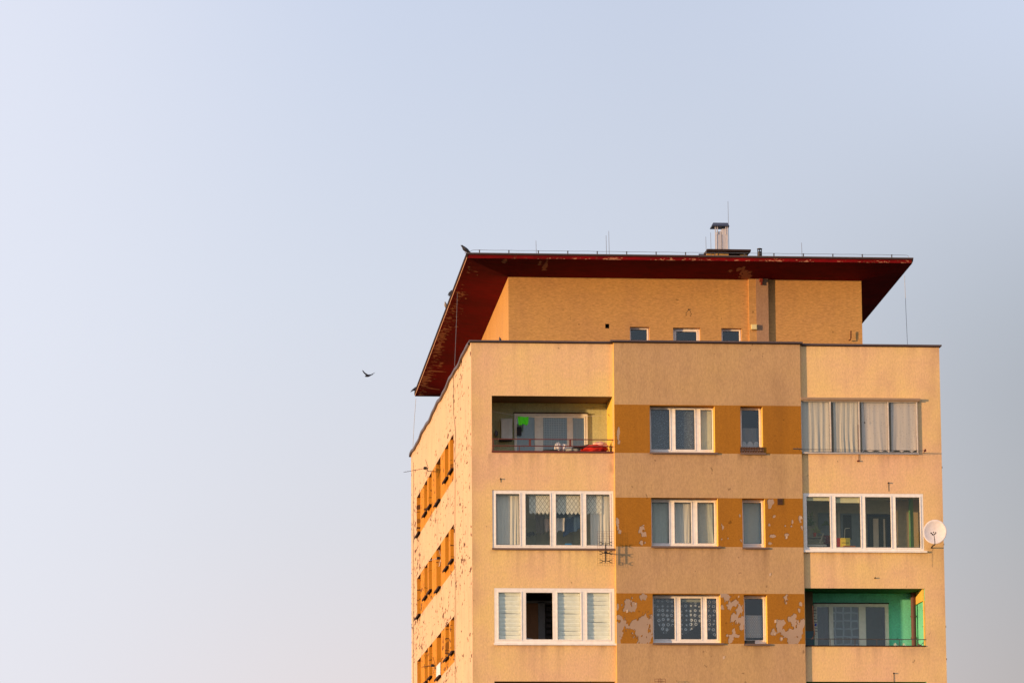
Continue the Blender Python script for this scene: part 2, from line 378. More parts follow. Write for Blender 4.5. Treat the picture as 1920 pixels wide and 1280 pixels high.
DKT = mat('shade_painted_green_soffit', (.02,.12,.03), .9)  # shade under the balcony ceiling painted in as dark green
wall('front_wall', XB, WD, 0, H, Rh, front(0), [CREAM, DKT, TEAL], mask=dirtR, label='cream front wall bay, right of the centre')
MW = {}
for k, v in dict(a1=(1218,760,1341,848.5), b1=(1388,761.5,1431,849), a2=(1221,932.5,1347,1024), b2=(1391.5,934,1435.5,1026),
                 a3=(1223.6,1113,1352,1205), b3=(1394.5,1114.5,1439.5,1206.5), a4=(1226,1296,1357,1390), b4=(1398,1297,1443,1391)).items():
    MW[k] = hole(*v, PJ)
Mh = [h+[REV, (0,2,1,0)] for h in MW.values()]  # right reveals get the yellow that paints sunlight in
bz = []
for a_, b_ in ((759.3,849.8),(933,1024.7),(1112,1206),(1296,1391)):
    bz.append((F(1325, b_, PJ)[1], F(1325, a_, PJ)[1], 1))
BL = [  # peeled spots: px, py, rx, ry (photo pixels on the band)
 (1177,1128,8,7),(1187,1132,7,5),(1180,1142,8,4),(1160,1158,5,4),(1163,1172,11,10),(1161,1186,7,8),(1158,1196,5,9),(1158,1138,2,4),(1200,1167,13,9),(1204,1182,13,12),(1212,1160,5,9),
 (1207,1196,9,9),(1217,1192,5,12),(1206,1116,6,5),(1190,1172,8,6),(1222,1178,4,16),
 (1356,1114,8,5),(1363,1119,8,5),(1370,1135,5,6),(1381,1132,6,9),(1384,1145,6,9),(1377,1157,7,6),(1386,1163,8,8),(1388,1174,4,6),(1353,1138,3,4),(1377,1184,2,6),(1369,1199,5,6),(1381,1190,5,4),(1363,1192,2,3),
 (1474,1122,3,6),(1502,1132,4,3),(1498,1142,2,3),(1452,1186,4,5),(1463,1176,7,9),(1468,1168,6,8),(1471,1186,7,7),(1465,1196,3,3),(1486,1163,6,7),(1490,1172,7,5),(1484,1192,8,12),(1497,1180,8,14),(1503,1172,4,10),(1490,1200,10,6),(1490,1155,3,4),
 (1204,992,5,5),(1208,1000,4,4),(1203,1017,5,4),(1158,984,3,8),(1162,996,2,4),(1446,940,5,5),(1444,948,3,4),(1355,987,2,4),(1353,1011,1.5,2),(1365,1009,1.5,2),(1387,967,1.5,3),
 (1448,1005,4,3),(1452,968,2.5,2),(1445,1018,4,2.5),(1486,978,1.5,3),(1475,1003,3,3),(1474,1008,2,2),(1501,971,3,3),(1501,977,2,2),(1484,986,2,2),(1503,988,2,4),(1472,985,2,2),(1442,983,2,2),(1390,1013,2,3),
 (1159,815,2.2,14),(1161,828,2,6)]
BLF = [(*F(b[0], b[1], PJ), b[2]/63.5, b[3]/63.5) for b in BL]
MS = [(h[0], h[1], h[2]-.04) for h in MW.values()]
def bandmask(v):
    d = stain(v[0], v[2], MS, 3, H)
    return (peel(v), d)
def peel(v):
    x, y, z = v; best = 0
    if z < 10: return 0
    for bx, bz_, rx, rz in BLF:
        dx = (x-bx)/rx
        if abs(dx) > 1.9: continue
        dz = (z-bz_)/rz
        if abs(dz) > 1.9: continue
        best = max(best, 1.28-.62*math.sqrt(dx*dx+dz*dz))
    if best <= 0: return 0
    n = noise.noise(Vector((x*5, 0, z*4)))*.6 + noise.noise(Vector((x*13, 3, z*7)))*.5 + noise.noise(Vector((x*24, 5, z*13)))*.45
    return max(0, min(1, best-.02+n*1.05))
wall('front_wall', XA, XB, 0, H+.02, Mh, front(PJ), [TAN, OCHRE, YELLOW], fineband=bz, mask=bandmask, label='tan projecting centre wall with peeling ochre bands')
# narrow returns of the projecting centre, one each side
r_ = MB(); r_.face([(XA,PJ,0),(XA,0,0),(XA,0,H+.02),(XA,PJ,H+.02)], flip=True); r_.face([(XB,PJ,0),(XB,0,0),(XB,0,H+.02),(XB,PJ,H+.02)])
r_.build('wall_return', YELLOW, BLD)  # yellow puts the lit strip's sunlight into the colour
# ---- left side wall
ZS = (20.756, 17.920, 15.053)
spans = [(844.2,850.7),(834.2,840.9),(817.6,826),(803.5,809.4),(795.2,801.0),(781.2,788.0)]
SP = [(G(b_, 900)[0], G(a_, 900)[0]) for a_, b_ in spans]
SH = []; sideband = []
for zt in ZS:
    for i, (ya, yb) in enumerate(SP):
        hh = 1.38 if i in (2, 5) else 1.08
        SH.append([ya, yb, zt-hh, zt, REV, (1,1,2,1)])
    sideband.append((zt-1.42, zt, 1, SP[0][0]-.02, SP[5][0]))
sidefn = lambda u, v, w: (w, u, v)
wall('side_wall', 0, LN, 0, H, SH, sidefn, [PEACH, OCHRES, mat('painted_head_shade', (.25,.10,.04), .9)], fineband=sideband, flip=True, mask=lambda v: (0, stain(v[1], v[2], [(h[0], h[1], h[2]-.05) for h in SH], 7, H)), step=.12, label='sunlit peach side wall full of small holes')  # window heads carry their shade as a darker ochre
ow = MB(); ow.face([(WD,0,0),(WD,LN,0),(WD,LN,H),(WD,0,H)]); ow.build('side_wall', CREAM, BLD)['label'] = 'far side wall facing away from the sun'
ow = MB(); ow.face([(0,LN,0),(0,LN,H),(WD,LN,H),(WD,LN,0)]); ow.build('rear_wall', CREAM, BLD)
tr = MB(); tr.box(.02, WD-.02, .02, LN-.02, H-.35, H-.3); tr.build('terrace', FELT, BLD)
# parapet upstand (inner face) + metal cap
pc = MB(); cz = H
def capseg(x0, x1, y0, y1, z): pc.box(x0, x1, y0, y1, z, z+.045)
capseg(-.06, XA-.06, -.05, .3, cz); capseg(XA-.1, XB+.08, PJ-.06, .3, cz+.024); capseg(XB+.08, WD+.07, -.05, .3, cz-.01)
capseg(WD-.28, WD+.07, .3, LN+.06, cz-.01); capseg(.3, WD-.28, LN-.28, LN+.06, cz)
# the side cap is dented and wavy
n_ = 60
for i in range(n_):
    ya = .3+(LN+.06-.3)*i/n_; yb = .3+(LN+.06-.3)*(i+1)/n_
    w0 = .035*math.sin(ya*1.1)+.02*math.sin(ya*2.7); w1 = .035*math.sin(yb*1.1)+.02*math.sin(yb*2.7)
    w0 *= min(1, ya/3); w1 *= min(1, yb/3)
    A = [(-.07,ya,cz-.04+w0),(.3,ya,cz-.03),(.3,ya,cz+.045),(-.07,ya,cz+.045+w0)]; B = [(-.07,yb,cz-.04+w1),(.3,yb,cz-.03),(.3,yb,cz+.045),(-.07,yb,cz+.045+w1)]
    for k in range(4): pc.face([A[k], B[k], B[(k+1)%4], A[(k+1)%4]])
pc.face([(-.07,LN+.06,cz-.04),(.3,LN+.06,cz-.04),(.3,LN+.06,cz+.045),(-.07,LN+.06,cz+.045)])
pc.build('parapet_cap', CAPM, BLD)
dl = MB(); dl.box(-.035, XA-.02, -.024, -.002, cz-.03, cz-.002); dl.box(XA-.04, XB+.05, PJ-.03, PJ-.002, cz-.01, cz+.02); dl.box(XB+.06, WD+.04, -.024, -.002, cz-.04, cz-.012)
dl.build('drip_edge', FLASH, BLD)
# ------------------------------------------------------------------ attic (set back top storey)
AX0, AX1, AY, AYR, AZ = 1.548, 12.631, 4.318, 22.3, 25.367
SLP = .044
def atop(y): return AZ-SLP*(y-AY)
A1 = hole(1181, 612.5, 1218.5, 652, AY); A2 = hole(1262, 614, 1313.5, 652, AY); A3 = hole(1352.5, 615, 1391.5, 652, AY); A0 = hole(1134.8, 607, 1142.3, 615.5, AY)
wall('attic_wall', AX0, AX1, H-.4, AZ+.02, [A0+[.3,(1,1,1,1)], A1+[.22], A2+[.22], A3+[.22]], front(AY), [ATTIC, DARK], label='brown textured front wall of the attic storey')
bk = MB(); bk.face([(A0[0],AY+.3,A0[2]),(A0[1],AY+.3,A0[2]),(A0[1],AY+.3,A0[3]),(A0[0],AY+.3,A0[3])]); bk.build('vent_back', DARK, BLD)
aw = MB(); aw.face([(AX0,AY,H-.4),(AX0,AYR,H-.4),(AX0,AYR,atop(AYR)+.02),(AX0,AY,AZ+.02)], flip=True)
aw.build('attic_wall', ATTIC, BLD)['label'] = 'sunlit orange flank of the attic storey'
aw = MB(); aw.face([(AX1,AY,H-.4),(AX1,AYR,H-.4),(AX1,AYR,atop(AYR)+.02),(AX1,AY,AZ+.02)]); aw.face([(AX0,AYR,H-.4),(AX1,AYR,H-.4),(AX1,AYR,atop(AYR)+.02),(AX0,AYR,atop(AYR)+.02)])
aw.build('attic_wall', ATTIC, BLD)['label'] = 'shaded far walls of the attic storey'
xa, _ = F(1403.5, 580, AY); xb, _ = F(1440, 580, AY); xm, _ = F(1417, 580, AY)
pr = MB(); pr.box(xa, xm, AY-.1, AY+.05, H-.4, AZ+.01, 0); pr.box(xm, xb, AY-.11, AY+.05, H-.4, AZ+.01, 1)
pr.build('attic_pier', [ATTIC, ATTICP], BLD)
# ------------------------------------------------------------------ roof
OX0, OX1, OY0, OY1, OZ = .107, 13.904, 2.487, 24.04, 25.602
def oz(y): return OZ-SLP*(y-OY0)
roof = MB()
TH = .15
# top surface and outer edge
top = [(OX0,OY0,oz(OY0)+TH),(OX1,OY0,oz(OY0)+TH),(OX1,OY1,oz(OY1)+TH),(OX0,OY1,oz(OY1)+TH)]
roof.face(top)
roof_o = roof.build('roof', FELT, BLD)
sf = MB()
def lerp(a, b, t): return tuple(a[i]+(b[i]-a[i])*t for i in range(3))
def quadgrid(a, b, c, d, nu, nv, mi=0): sf.grid(lambda s, r: lerp(lerp(a, b, s), lerp(d, c, s), r), nu, nv, mi)
o00=(OX0,OY0,oz(OY0)); o10=(OX1,OY0,oz(OY0)); o11=(OX1,OY1,oz(OY1)); o01=(OX0,OY1,oz(OY1))
i00=(AX0,AY,AZ); i10=(AX1,AY,AZ); i11=(AX1,AYR,atop(AYR)); i01=(AX0,AYR,atop(AYR))
quadgrid(o00, i00, i01, o01, 34, 420); quadgrid(o00, o10, i10, i00, 300, 34); quadgrid(o10, o11, i11, i10, 40, 10); quadgrid(o01, o11, i11, i01, 40, 10)
FLK = [(1012,494,3,2.5),(1022,500,5,4),(1025,491,1.5,3),(946,489,5,2.5),(1392,508,3,6),(1396,514,6,4),(1400,520,8,5),(1386,505,5,2),(1368,508,4,1.5),(1404,511,4,2)]
FLKW = []
for fx, fy, rx, ry in FLK:
    d = ray(fx, fy)    # meets the front soffit plane
    n_ = (Vector(o10)-Vector(o00)).cross(Vector(i00)-Vector(o00)); t_ = (Vector(o00)-CAM).dot(n_)/d.dot(n_); p_ = CAM+d*t_
    FLKW.append((p_.x, p_.y, rx/63, ry/11))
def soffmask(v):
    x, y, z = v; q = 0
    if x < AX0+.02 and y > OY0+.3:          # left eave: flaking towards the outer edge, stronger to the rear
        s = (x-OX0)/1.44
        n = noise.noise(Vector((x*6, y*5.5, 0)))*.6+noise.noise(Vector((x*2.5, y*.6, 7)))*.5+noise.noise(Vector((x*14, y*9, 3)))*.4
        q = .42-2.0*abs(s-.12)+n*1.0+.16*(y/24)-(.22 if y < 7 else 0)
        # streaks across the boards near the rear
        n2 = noise.noise(Vector((x*1.3, y*2.3, 20)))
        q = max(q, (n2-.48)*3.5+.25 if s < .75 and y > 15 else 0)
    for fx, fy, rx, ry in FLKW:
        d = math.hypot((x-fx)/rx, (y-fy)/ry)
        if d < 2: q = max(q, 1.15-.62*d+noise.noise(Vector((x*11, y*6, 5)))*.5)
    return max(0, min(1, q))
sf.build('soffit', REDP, roof_o, mask=soffmask)
fa = MB()
fa.grid(lambda s, r: (OX0+.02+(OX1-OX0-.04)*s, OY0-.004, oz(OY0)+.002+(TH-.05)*r), 700, 7)
def fmask(v):
    x, y, z = v; h = (z-oz(OY0))/(TH-.05)
    n = noise.noise(Vector((x*1.2, 0, 1)))*.5+noise.noise(Vector((x*6, z*34, 2)))*.6+noise.noise(Vector((x*19, z*50, 2)))*.45
    return max(0, min(1, .36+n*1.1-.5*abs(h-.2)-(.35 if x < 1.2 else 0)))
fa.build('fascia', REDP, roof_o, mask=fmask)
fl = MB()     # left, rear and right edges: sunlit bare lower strip under dark flashing
def strip(a_, b_, lo, hi, mi, off=0):
    (x0, y0), (x1, y1) = a_, b_
    fl.face([(x0,y0,oz(y0)+lo),(x1,y1,oz(y1)+lo),(x1,y1,oz(y1)+hi),(x0,y0,oz(y0)+hi)], mi)
strip((OX0-.003,OY0),(OX0-.003,OY1), 0, .05, 1); strip((OX0-.02,OY0-.02),(OX0-.02,OY1+.02), .05, TH+.02, 0)
strip((OX0,OY1),(OX1,OY1), 0, .05, 1); strip((OX0-.02,OY1+.02),(OX1,OY1+.02), .05, TH+.02, 0)
strip((OX1,OY0),(OX1,OY1), 0, .05, 1); strip((OX1+.02,OY0-.02),(OX1+.02,OY1+.02), .05, TH+.02, 0)
fl.box(OX0-.02, OX1+.03, OY0-.03, OY0+.02, oz(OY0)+TH-.045, oz(OY0)+TH-.012, 0); fl.box(OX0-.02, OX1+.03, OY0-.035, OY0+.15, oz(OY0)+TH-.012, oz(OY0)+TH+.02, 2)
fl.face([(OX0-.02,OY0-.02,oz(OY0)+.05),(OX0+.02,OY0-.02,oz(OY0)+.05),(OX0+.02,OY0-.02,oz(OY0)+TH),(OX0-.02,OY0-.02,oz(OY0)+TH)],0)
fl.face([(OX0-.02,OY0-.02,oz(OY0)+.05),(OX0,OY0,oz(OY0)+.05),(OX0,OY1,oz(OY1)+.05),(OX0-.02,OY1+.02,oz(OY1)+.05)],0)
fl.build('flashing', [FLASH, mat('bare_edge_render', (.55,.30,.18), .9), CAPM], roof_o)
# chimney block, flue and cap at the middle of the roof
def R_(px, py, y): return F(px, py, y)
CY = 9.0
x0, z1 = R_(1343, 472.5, CY); x1, _ = R_(1366, 472, CY); zs0 = oz(CY)+TH-.05
ch = MB(); ch.box(x0, x1, CY, CY+1.6, zs0, z1, 0); xr0, _ = R_(1389, 472, CY); xr1, _ = R_(1401, 472, CY); ch.box(xr0, xr1, CY+.1, CY+1.6, zs0, z1, 0)
xq, _ = R_(1326.5, 475, CY); ch.box(xq, x0, CY+.15, CY+1.6, zs0, z1, 0)
cho = ch.build('chimney', plaster('chimney_yellow_render', (.62,.40,.16), (.6,.36,.15), (.3,.2,.1), (1,1,1)), roof_o)
mb = MB(); mb.box(x1+.02, xr0-.02, CY+.6, CY+1.5, zs0, z1-.02); mb.build('chimney_void', DARK, cho)
xa0, za1 = R_(1325.5, 467.2, CY-.25); xa1, _ = R_(1407.5, 467, CY-.25); _, za0 = R_(1340, 471.3, CY-.25)
mb = MB()
yb0, yb1 = CY-.3, CY+2.0
mb.face([(xa0,yb0,za0),(xa1,yb0,za0),(xa1,yb0,za1),(xa0,yb0,za1)]); mb.face([(xa0,yb0,za1),(xa1,yb0,za1),(xa1,yb1,za1),(xa0,yb1,za1)])
mb.face([(xa0,yb0,za0),(xa0,yb1,za0),(xa1,yb1,za0),(xa1,yb0,za0)]); mb.face([(xa0,yb0,za0),(xa0,yb0,za1),(xa0,yb1,za1),(xa0,yb1,za0)]); mb.face([(xa1,yb0,za0),(xa1,yb1,za0),(xa1,yb1,za1),(xa1,yb0,za1)])
mb.build('chimney_slab', FLASH, cho)
fx0, _ = R_(1344, 450, CY+.2); fx1, fz0 = R_(1354, 467.5, CY+.2); _, fz1 = R_(1344, 434, CY+.2); fx2, _ = R_(1364, 450, CY+.2); _, fz2 = R_(1354, 429, CY+.2); _, fz3 = R_(1354, 424.5, CY+.2)
mb = MB(); mb.box(fx0, fx1-.01, CY+.2, CY+.55, za1, fz1); mb.box(fx1, fx2, CY+.19, CY+.55, za1, fz2)
fluo = mb.build('flue', STEEL, roof_o, bevel=.01)
mb = MB()
for xx in (fx0-.045, fx0+.02, fx2-.05, fx2): mb.box(xx-.015, xx+.015, CY+.17, CY+.2, za1 if xx < fx0 or xx >= fx2-.001 else fz1-.1, fz3+.02)
mb.build('flue_strut', STEEL, fluo)
cx0, cz0 = R_(1336, 425.3, CY); cx1, cz1 = R_(1368.5, 415.4, CY); _, cze = R_(1350, 422, CY)
rx0, _ = R_(1339, 416, CY); rx1, _ = R_(1366.5, 416, CY)
mb = MB(); yc0, yc1, yc2 = CY+.12, CY+.22, CY+.62
mb.face([(cx0,yc0,cze),(cx1,yc0,cze),(rx1,yc1,cz1),(rx0,yc1,cz1)]); mb.face([(cx1,yc2,cze),(cx0,yc2,cze),(rx0,yc1,cz1),(rx1,yc1,cz1)])
mb.face([(cx0,yc0,cze-.02),(cx0,yc2,cze-.02),(cx1,yc2,cze-.02),(cx1,yc0,cze-.02)]); mb.face([(cx0,yc0,cze-.02),(rx0,yc1,cz1),(cx0,yc2,cze-.02)]); mb.face([(cx1,yc0,cze-.02),(rx1,yc1,cz1),(cx1,yc2,cze-.02)])
mb.build('flue_cap', BLUEM, fluo)
vx, vz1 = R_(1424.2, 465.5, 6.0); mb = MB(); r0 = .075; vzb = oz(6)+TH-.02
mb.tube([(vx,6,vzb),(vx,6,vz1-.11)], r0, 14)
for k in range(6):
    t = k*math.pi/3+.3; mb.box(vx+r0*.86*math.cos(t)-.012, vx+r0*.86*math.cos(t)+.012, 6+r0*.86*math.sin(t)-.012, 6+r0*.86*math.sin(t)+.012, vz1-.12, vz1-.03)
mb.tube([(vx,6,vz1-.035),(vx,6,vz1-.012),(vx,6,vz1)], [r0+.008,r0+.008,r0*.6], 14)
mb.build('vent_pipe', BLACKM, roof_o)
# two low skylight wedges
for (px0, px1, pt) in ((1307,1321,473.5),(1143,1171,477.2)):
    a0, zt = R_(px0, pt, 7); b0, _ = R_(px1, pt, 7); zb = oz(7)+TH
    mb = MB(); mb.face([(a0,7,zb),(b0,7,zb),(b0,7.2,zt),(a0+.08,7.2,zt)]); mb.face([(a0+.08,7.2,zt),(b0,7.2,zt),(b0,8,zb),(a0,8,zb)]); mb.face([(a0,7,zb),(a0+.08,7.2,zt),(a0,8,zb)]); mb.face([(b0,7,zb),(b0,7.2,zt),(b0,8,zb)])
    mb.build('roof_hatch', BLUEM, roof_o)
# ------------------------------------------------------------------ lightning conductor on the roof edge (a thing fixed to the roof)
LC = empty('lightning_conductor', (OX0, OY0, oz(OY0)+TH), 'thin grey lightning wire on short posts along the front roof edge', 'lightning conductor')
yq = OY0+.12; wz = oz(OY0)+TH
w_ = MB(); pts = []
xs0, _ = F(879.5, 472, yq); xe, _ = F(1704, 481, yq)
pts = [(xs0,yq,wz+.02),(xs0+.03,yq,wz+.08),(xs0+.12,yq,wz+.125)]
for i in range(1, 60): pts.append((xs0+.12+(xe-xs0-.24)*i/60, yq, wz+.128+.004*math.sin(i*1.7)))
pts += [(xe-.06,yq,wz+.12),(xe-.01,yq,wz+.09),(xe,yq,wz+.02)]
w_.tube(pts, .006, 5); w_.build('wire', WIRE, LC)
for k in range(15):
    px = 899+55.2*k; x, _ = F(px, 470, yq)
    p_ = MB(); p_.box(x-.015, x+.015, yq-.012, yq+.012, wz, wz+.13); p_.box(x-.02, x+.02, yq-.02, yq+.02, wz+.115, wz+.135); p_.build('post', RAILG, LC)
for px, pt, yy in ((1005.5,451,5),(1137,441,7),(1142,433,7.3),(1324,444,8.8),(1333,436,9),(1503.5,455,5),(1365.5,377.5,9.4)):
    x, zt = F(px, pt, yy); p_ = MB(); zb = oz(yy)+TH
    p_.tube([(x,yy,zb),(x,yy,(zb+zt)/2),(x-.01,yy,zt)], [.013,.009,.006], 5); p_.box(x-.06, x+.06, yy-.06, yy+.06, zb-.02, zb+.04)
    r2 = p_.build('air_rod', WIRE, LC)
    if px > 1360 and px < 1370: r2['label'] = 'tallest rod standing beside the flue'
def wire_thing(name, pts, label, r=.007, m=WIRE, cat='wire', group=None):
    w = MB(); w.tube(pts, r, 5); return tag(w.build(name, m), label, cat, group)
# down wires
def Pz(px, py, x=None, y=None):
    if y is not None: return P3(px, py, y)
    yy, z = G(px, py, x); return Vector((x, yy, z))
wire_thing('down_wire', [Pz(858.5,529,x=.25), Pz(856,600,x=.12), Pz(852.5,686,x=-.10)], 'thin slack wire from the left eave down to the side parapet', group='earthing wires off the roof')
pts = [Pz(852,690,x=-.03)]
for i, (px, py) in enumerate(((850,700),(850.5,740),(850,775),(852.5,790),(854,808),(853,850),(853.5,880),(853,960),(853,1010),(853.5,1100),(853,1200),(853.5,1290))): pts.append(Pz(px,py,x=-.03))
wire_thing('wall_cable', pts, 'dark cable running down the sunlit side wall past the windows', .009, RAILG, 'cable')
wire_thing('down_wire', [P3(779.8,747,23.9), P3(776,800,23.9), P3(774,843,23.9)], 'thin wire hanging from the rear left roof corner', group='earthing wires off the roof')
wire_thing('down_wire', [P3(1696,517,8), P3(1698.5,580,8), P3(1701.5,646,8)], 'thin wire hanging at the right eave against the sky', group='earthing wires off the roof')
pts = [Pz(775.2, y_, x=-.02) for y_ in (866, 960, 1060, 1170, 1290)]
wire_thing('wall_cable', pts, 'thin cable down the far corner of the side wall', .008, RAILG, 'cable')
# ------------------------------------------------------------------ windows
def room(x0, x1, z0, z1, y0, depth, parent, m=ROOMD, ymat=None):
    r = MB(); y1 = y0+depth; e_ = .25
    X0, X1, Z0, Z1 = x0-e_, x1+e_, z0-e_, z1+.02
    r.face([(X0,y1,Z0),(X1,y1,Z0),(X1,y1,Z1),(X0,y1,Z1)]); r.face([(X0,y0,Z0),(X0,y1,Z0),(X0,y1,Z1),(X0,y0,Z1)]); r.face([(X1,y0,Z0),(X1,y0,Z1),(X1,y1,Z1),(X1,y1,Z0)])
    r.face([(X0,y0,Z1),(X1,y0,Z1),(X1,y1,Z1),(X0,y1,Z1)]); r.face([(X0,y0,Z0),(X0,y1,Z0),(X1,y1,Z0),(X1,y0,Z0)])
    # front lip hides the cavity edge
    r.face([(X0,y0,Z0),(X1,y0,Z0),(X1,y0,z0),(X0,y0,z0)]); r.face([(X0,y0,z0),(x0,y0,z0),(x0,y0,Z1),(X0,y0,Z1)]); r.face([(x1,y0,z0),(X1,y0,z0),(X1,y0,Z1),(x1,y0,Z1)])
    return r.build('interior', m, parent)
def window(hx, yf, panes, top, bot, fm=WHITE, gm=GLASS, sill=True, depth=1.5, rm=ROOMD, sash=.028, prot=.0, opened=(), sillm=SILL, label=None, fth=.06):
    """hx = opening [x0,x1,z0,z1]; yf = depth of the frame's outer face; panes = px spans; top/bot = py of the glass"""
    x0, x1, z0, z1 = hx
    f = MB(); PX = [(F(a_, 0, yf)[0], F(b_, 0, yf)[0]) for a_, b_ in panes]
    # x does depend a little on height: take it at mid height
    pm = (top+bot)/2; PX = [(F(a_, pm, yf)[0], F(b_, pm, yf)[0]) for a_, b_ in panes]
    zt = F(panes[0][0], top, yf)[1]; zb = F(panes[0][0], bot, yf)[1]
    xs = [x0+.003]+[v for p_ in PX for v in p_]+[x1-.003]
    z0_, z1_ = z0+.003, z1-.003
    f.box(xs[0], xs[-1], yf, yf+fth, zt, z1_); f.box(xs[0], xs[-1], yf, yf+fth, z0_, zb)
    for i in range(0, len(xs), 2): f.box(xs[i], xs[i+1], yf, yf+fth, zb, zt)
    # sash rebates: slim raised lines round every light
    for i, (a_, b_) in enumerate(PX):
        if i in opened: continue
        g_ = .035
        for q in ((a_-g_, a_-.004, zb-g_, zt+g_), (b_+.004, b_+g_, zb-g_, zt+g_)): f.box(q[0], q[1], yf-.012, yf, q[2], q[3])
        f.box(a_-.004, b_+.004, yf-.012, yf, zt+.004, zt+g_); f.box(a_-.004, b_+.004, yf-.012, yf, zb-g_, zb-.004)
    wo_ = f.build('window', fm, BLD)
    if label: wo_['label'] = label
    p_ = MB()
    for i, (a_, b_) in enumerate(PX):
        if i in opened: continue
        p_.face([(a_,yf+.03,zb),(b_,yf+.03,zb),(b_,yf+.03,zt),(a_,yf+.03,zt)])
    if opened:
        for i, (a_, b_) in enumerate(PX):
            if i not in opened: q_ = MB(); q_.face([(a_,yf+.03,zb),(b_,yf+.03,zb),(b_,yf+.03,zt),(a_,yf+.03,zt)]); q_.build('pane', gm, wo_)
    else: p_.build('pane', gm, wo_)
    gk = MB()   # dark gaskets
    for i, (a_, b_) in enumerate(PX):
        if i in opened: continue
        g_ = .012
        gk.box(a_-.001, a_+g_, yf+.015, yf+.028, zb, zt); gk.box(b_-g_, b_+.001, yf+.015, yf+.028, zb, zt); gk.box(a_+g_, b_-g_, yf+.015, yf+.028, zt-g_, zt); gk.box(a_+g_, b_-g_, yf+.015, yf+.028, zb, zb+g_)
    if not opened: gk.build('gasket', RAILG, wo_)
    if sill:
        s_ = MB(); yo = sill if not isinstance(sill, bool) else PJ-.06
        s_.box(x0-.02, x1+.08, yo, yf-.001, z0-.03, z0+.002); s_.box(x0-.02, x1+.08, yo, yo+.012, z0-.055, z0-.03)
        s_.build('sill', sillm, wo_)
    if depth: room(PX[0][0]-.03, PX[-1][1]+.03, zb-.05, zt+.05, yf+.07, depth, wo_, rm)
    return wo_, PX, zb, zt
YM = PJ+REV-.06
wM1a = window(MW['a1'], YM, [(1221,1255.6),(1266.7,1302.4),(1314,1335)], 767.4, 842, gm=GLASSD)
wM1b = window(MW['b1'], YM, [(1391,1422.9)], 768.4, 843, gm=GLASSD)
wM2a = window(MW['a2'], YM, [(1223,1254),(1265,1296),(1308,1339.2)], 941.2, 1017.6)
wM2b = window(MW['b2'], YM, [(1394,1427.7)], 942, 1019)
wM3a = window(MW['a3'], YM, [(1226,1265),(1276.7,1314.5),(1325.8,1343.8)], 1121, 1197.6, gm=GLASSD)
wM3b = window(MW['b3'], YM, [(1397,1430.7)], 1121.5, 1199.5, gm=GLASSD)
for k, pp in (('a4', [(1229,1269),(1280,1318),(1330,1349)]), ('b4', [(1401,1435)])): window(MW[k], YM, pp, 1305, 1382, gm=GLASSD)
wL2 = window(L2, .02, [(930.2,974.2),(985.6,1031.3),(1042.6,1088.6),(1099.6,1143.4)], 925.4, 1021, sill=-.05, rm=ROOM, depth=1.3)
wL3 = window(L3, .0, [(935.2,976.6),(986.4,1036.3),(1045.7,1088.7),(1101.2,1143.4)], 1110, 1197.6, sill=-.06, opened=(1,), depth=1.5, sillm=WHITE, rm=ROOMD, label='white four light window with its second casement open')
wR2 = window(R2, .0, [(1513,1556.4),(1567.4,1613.4),(1623,1670.4),(1680,1725)], 930.8, 1025.2, sill=-.07, rm=ROOM, depth=1.3, sillm=WHITE)
# R1: thin steel glazing with a cornice
f = MB(); x0, x1, z0, z1 = R1; yf = -.06
xs = [F(p, 800, yf)[0] for p in (1503,1557.4,1611.3,1665.8,1719.8)]
f.box(x0, x1, yf, yf+.05, z0, z0+.055); f.box(x0, x1, yf, yf+.05, z1-.05, z1)
for i, xx in enumerate(xs): f.box(xx-.016, xx+.016, yf-.006, yf+.05, z0+.055, z1-.05)
r1 = f.build('window', GREYF, BLD); r1['label'] = 'steel framed balcony glazing with lace curtains behind'
p_ = MB()
for a_, b_ in zip(xs, xs[1:]): p_.face([(a_+.016,yf+.02,z0+.055),(b_-.016,yf+.02,z0+.055),(b_-.016,yf+.02,z1-.05),(a_+.016,yf+.02,z1-.05)])
p_.build('pane', GLASS, r1)
c_ = MB(); c_.box(x0-.03, x1+.07, -.13, 0, z1+.005, z1+.07); c_.box(x0-.03, x1+.05, -.10, 0, z1-.03, z1+.005); c_.build('cornice', mat('weathered_cornice', (.36,.25,.17), .9), r1)
room(x0+.02, x1-.02, z0+.02, z1-.02, .09, 1.3, r1, ROOM)
# attic windows
for k, (h_, pa, tp) in enumerate(((A1,(1183,1213),617.5),(A2,(1268,1306),621.5),(A3,(1355,1386),620.5))):
    window(h_, AY+.16, [pa], tp, 648, gm=GLASSD, sill=False, depth=.8, rm=DARK)
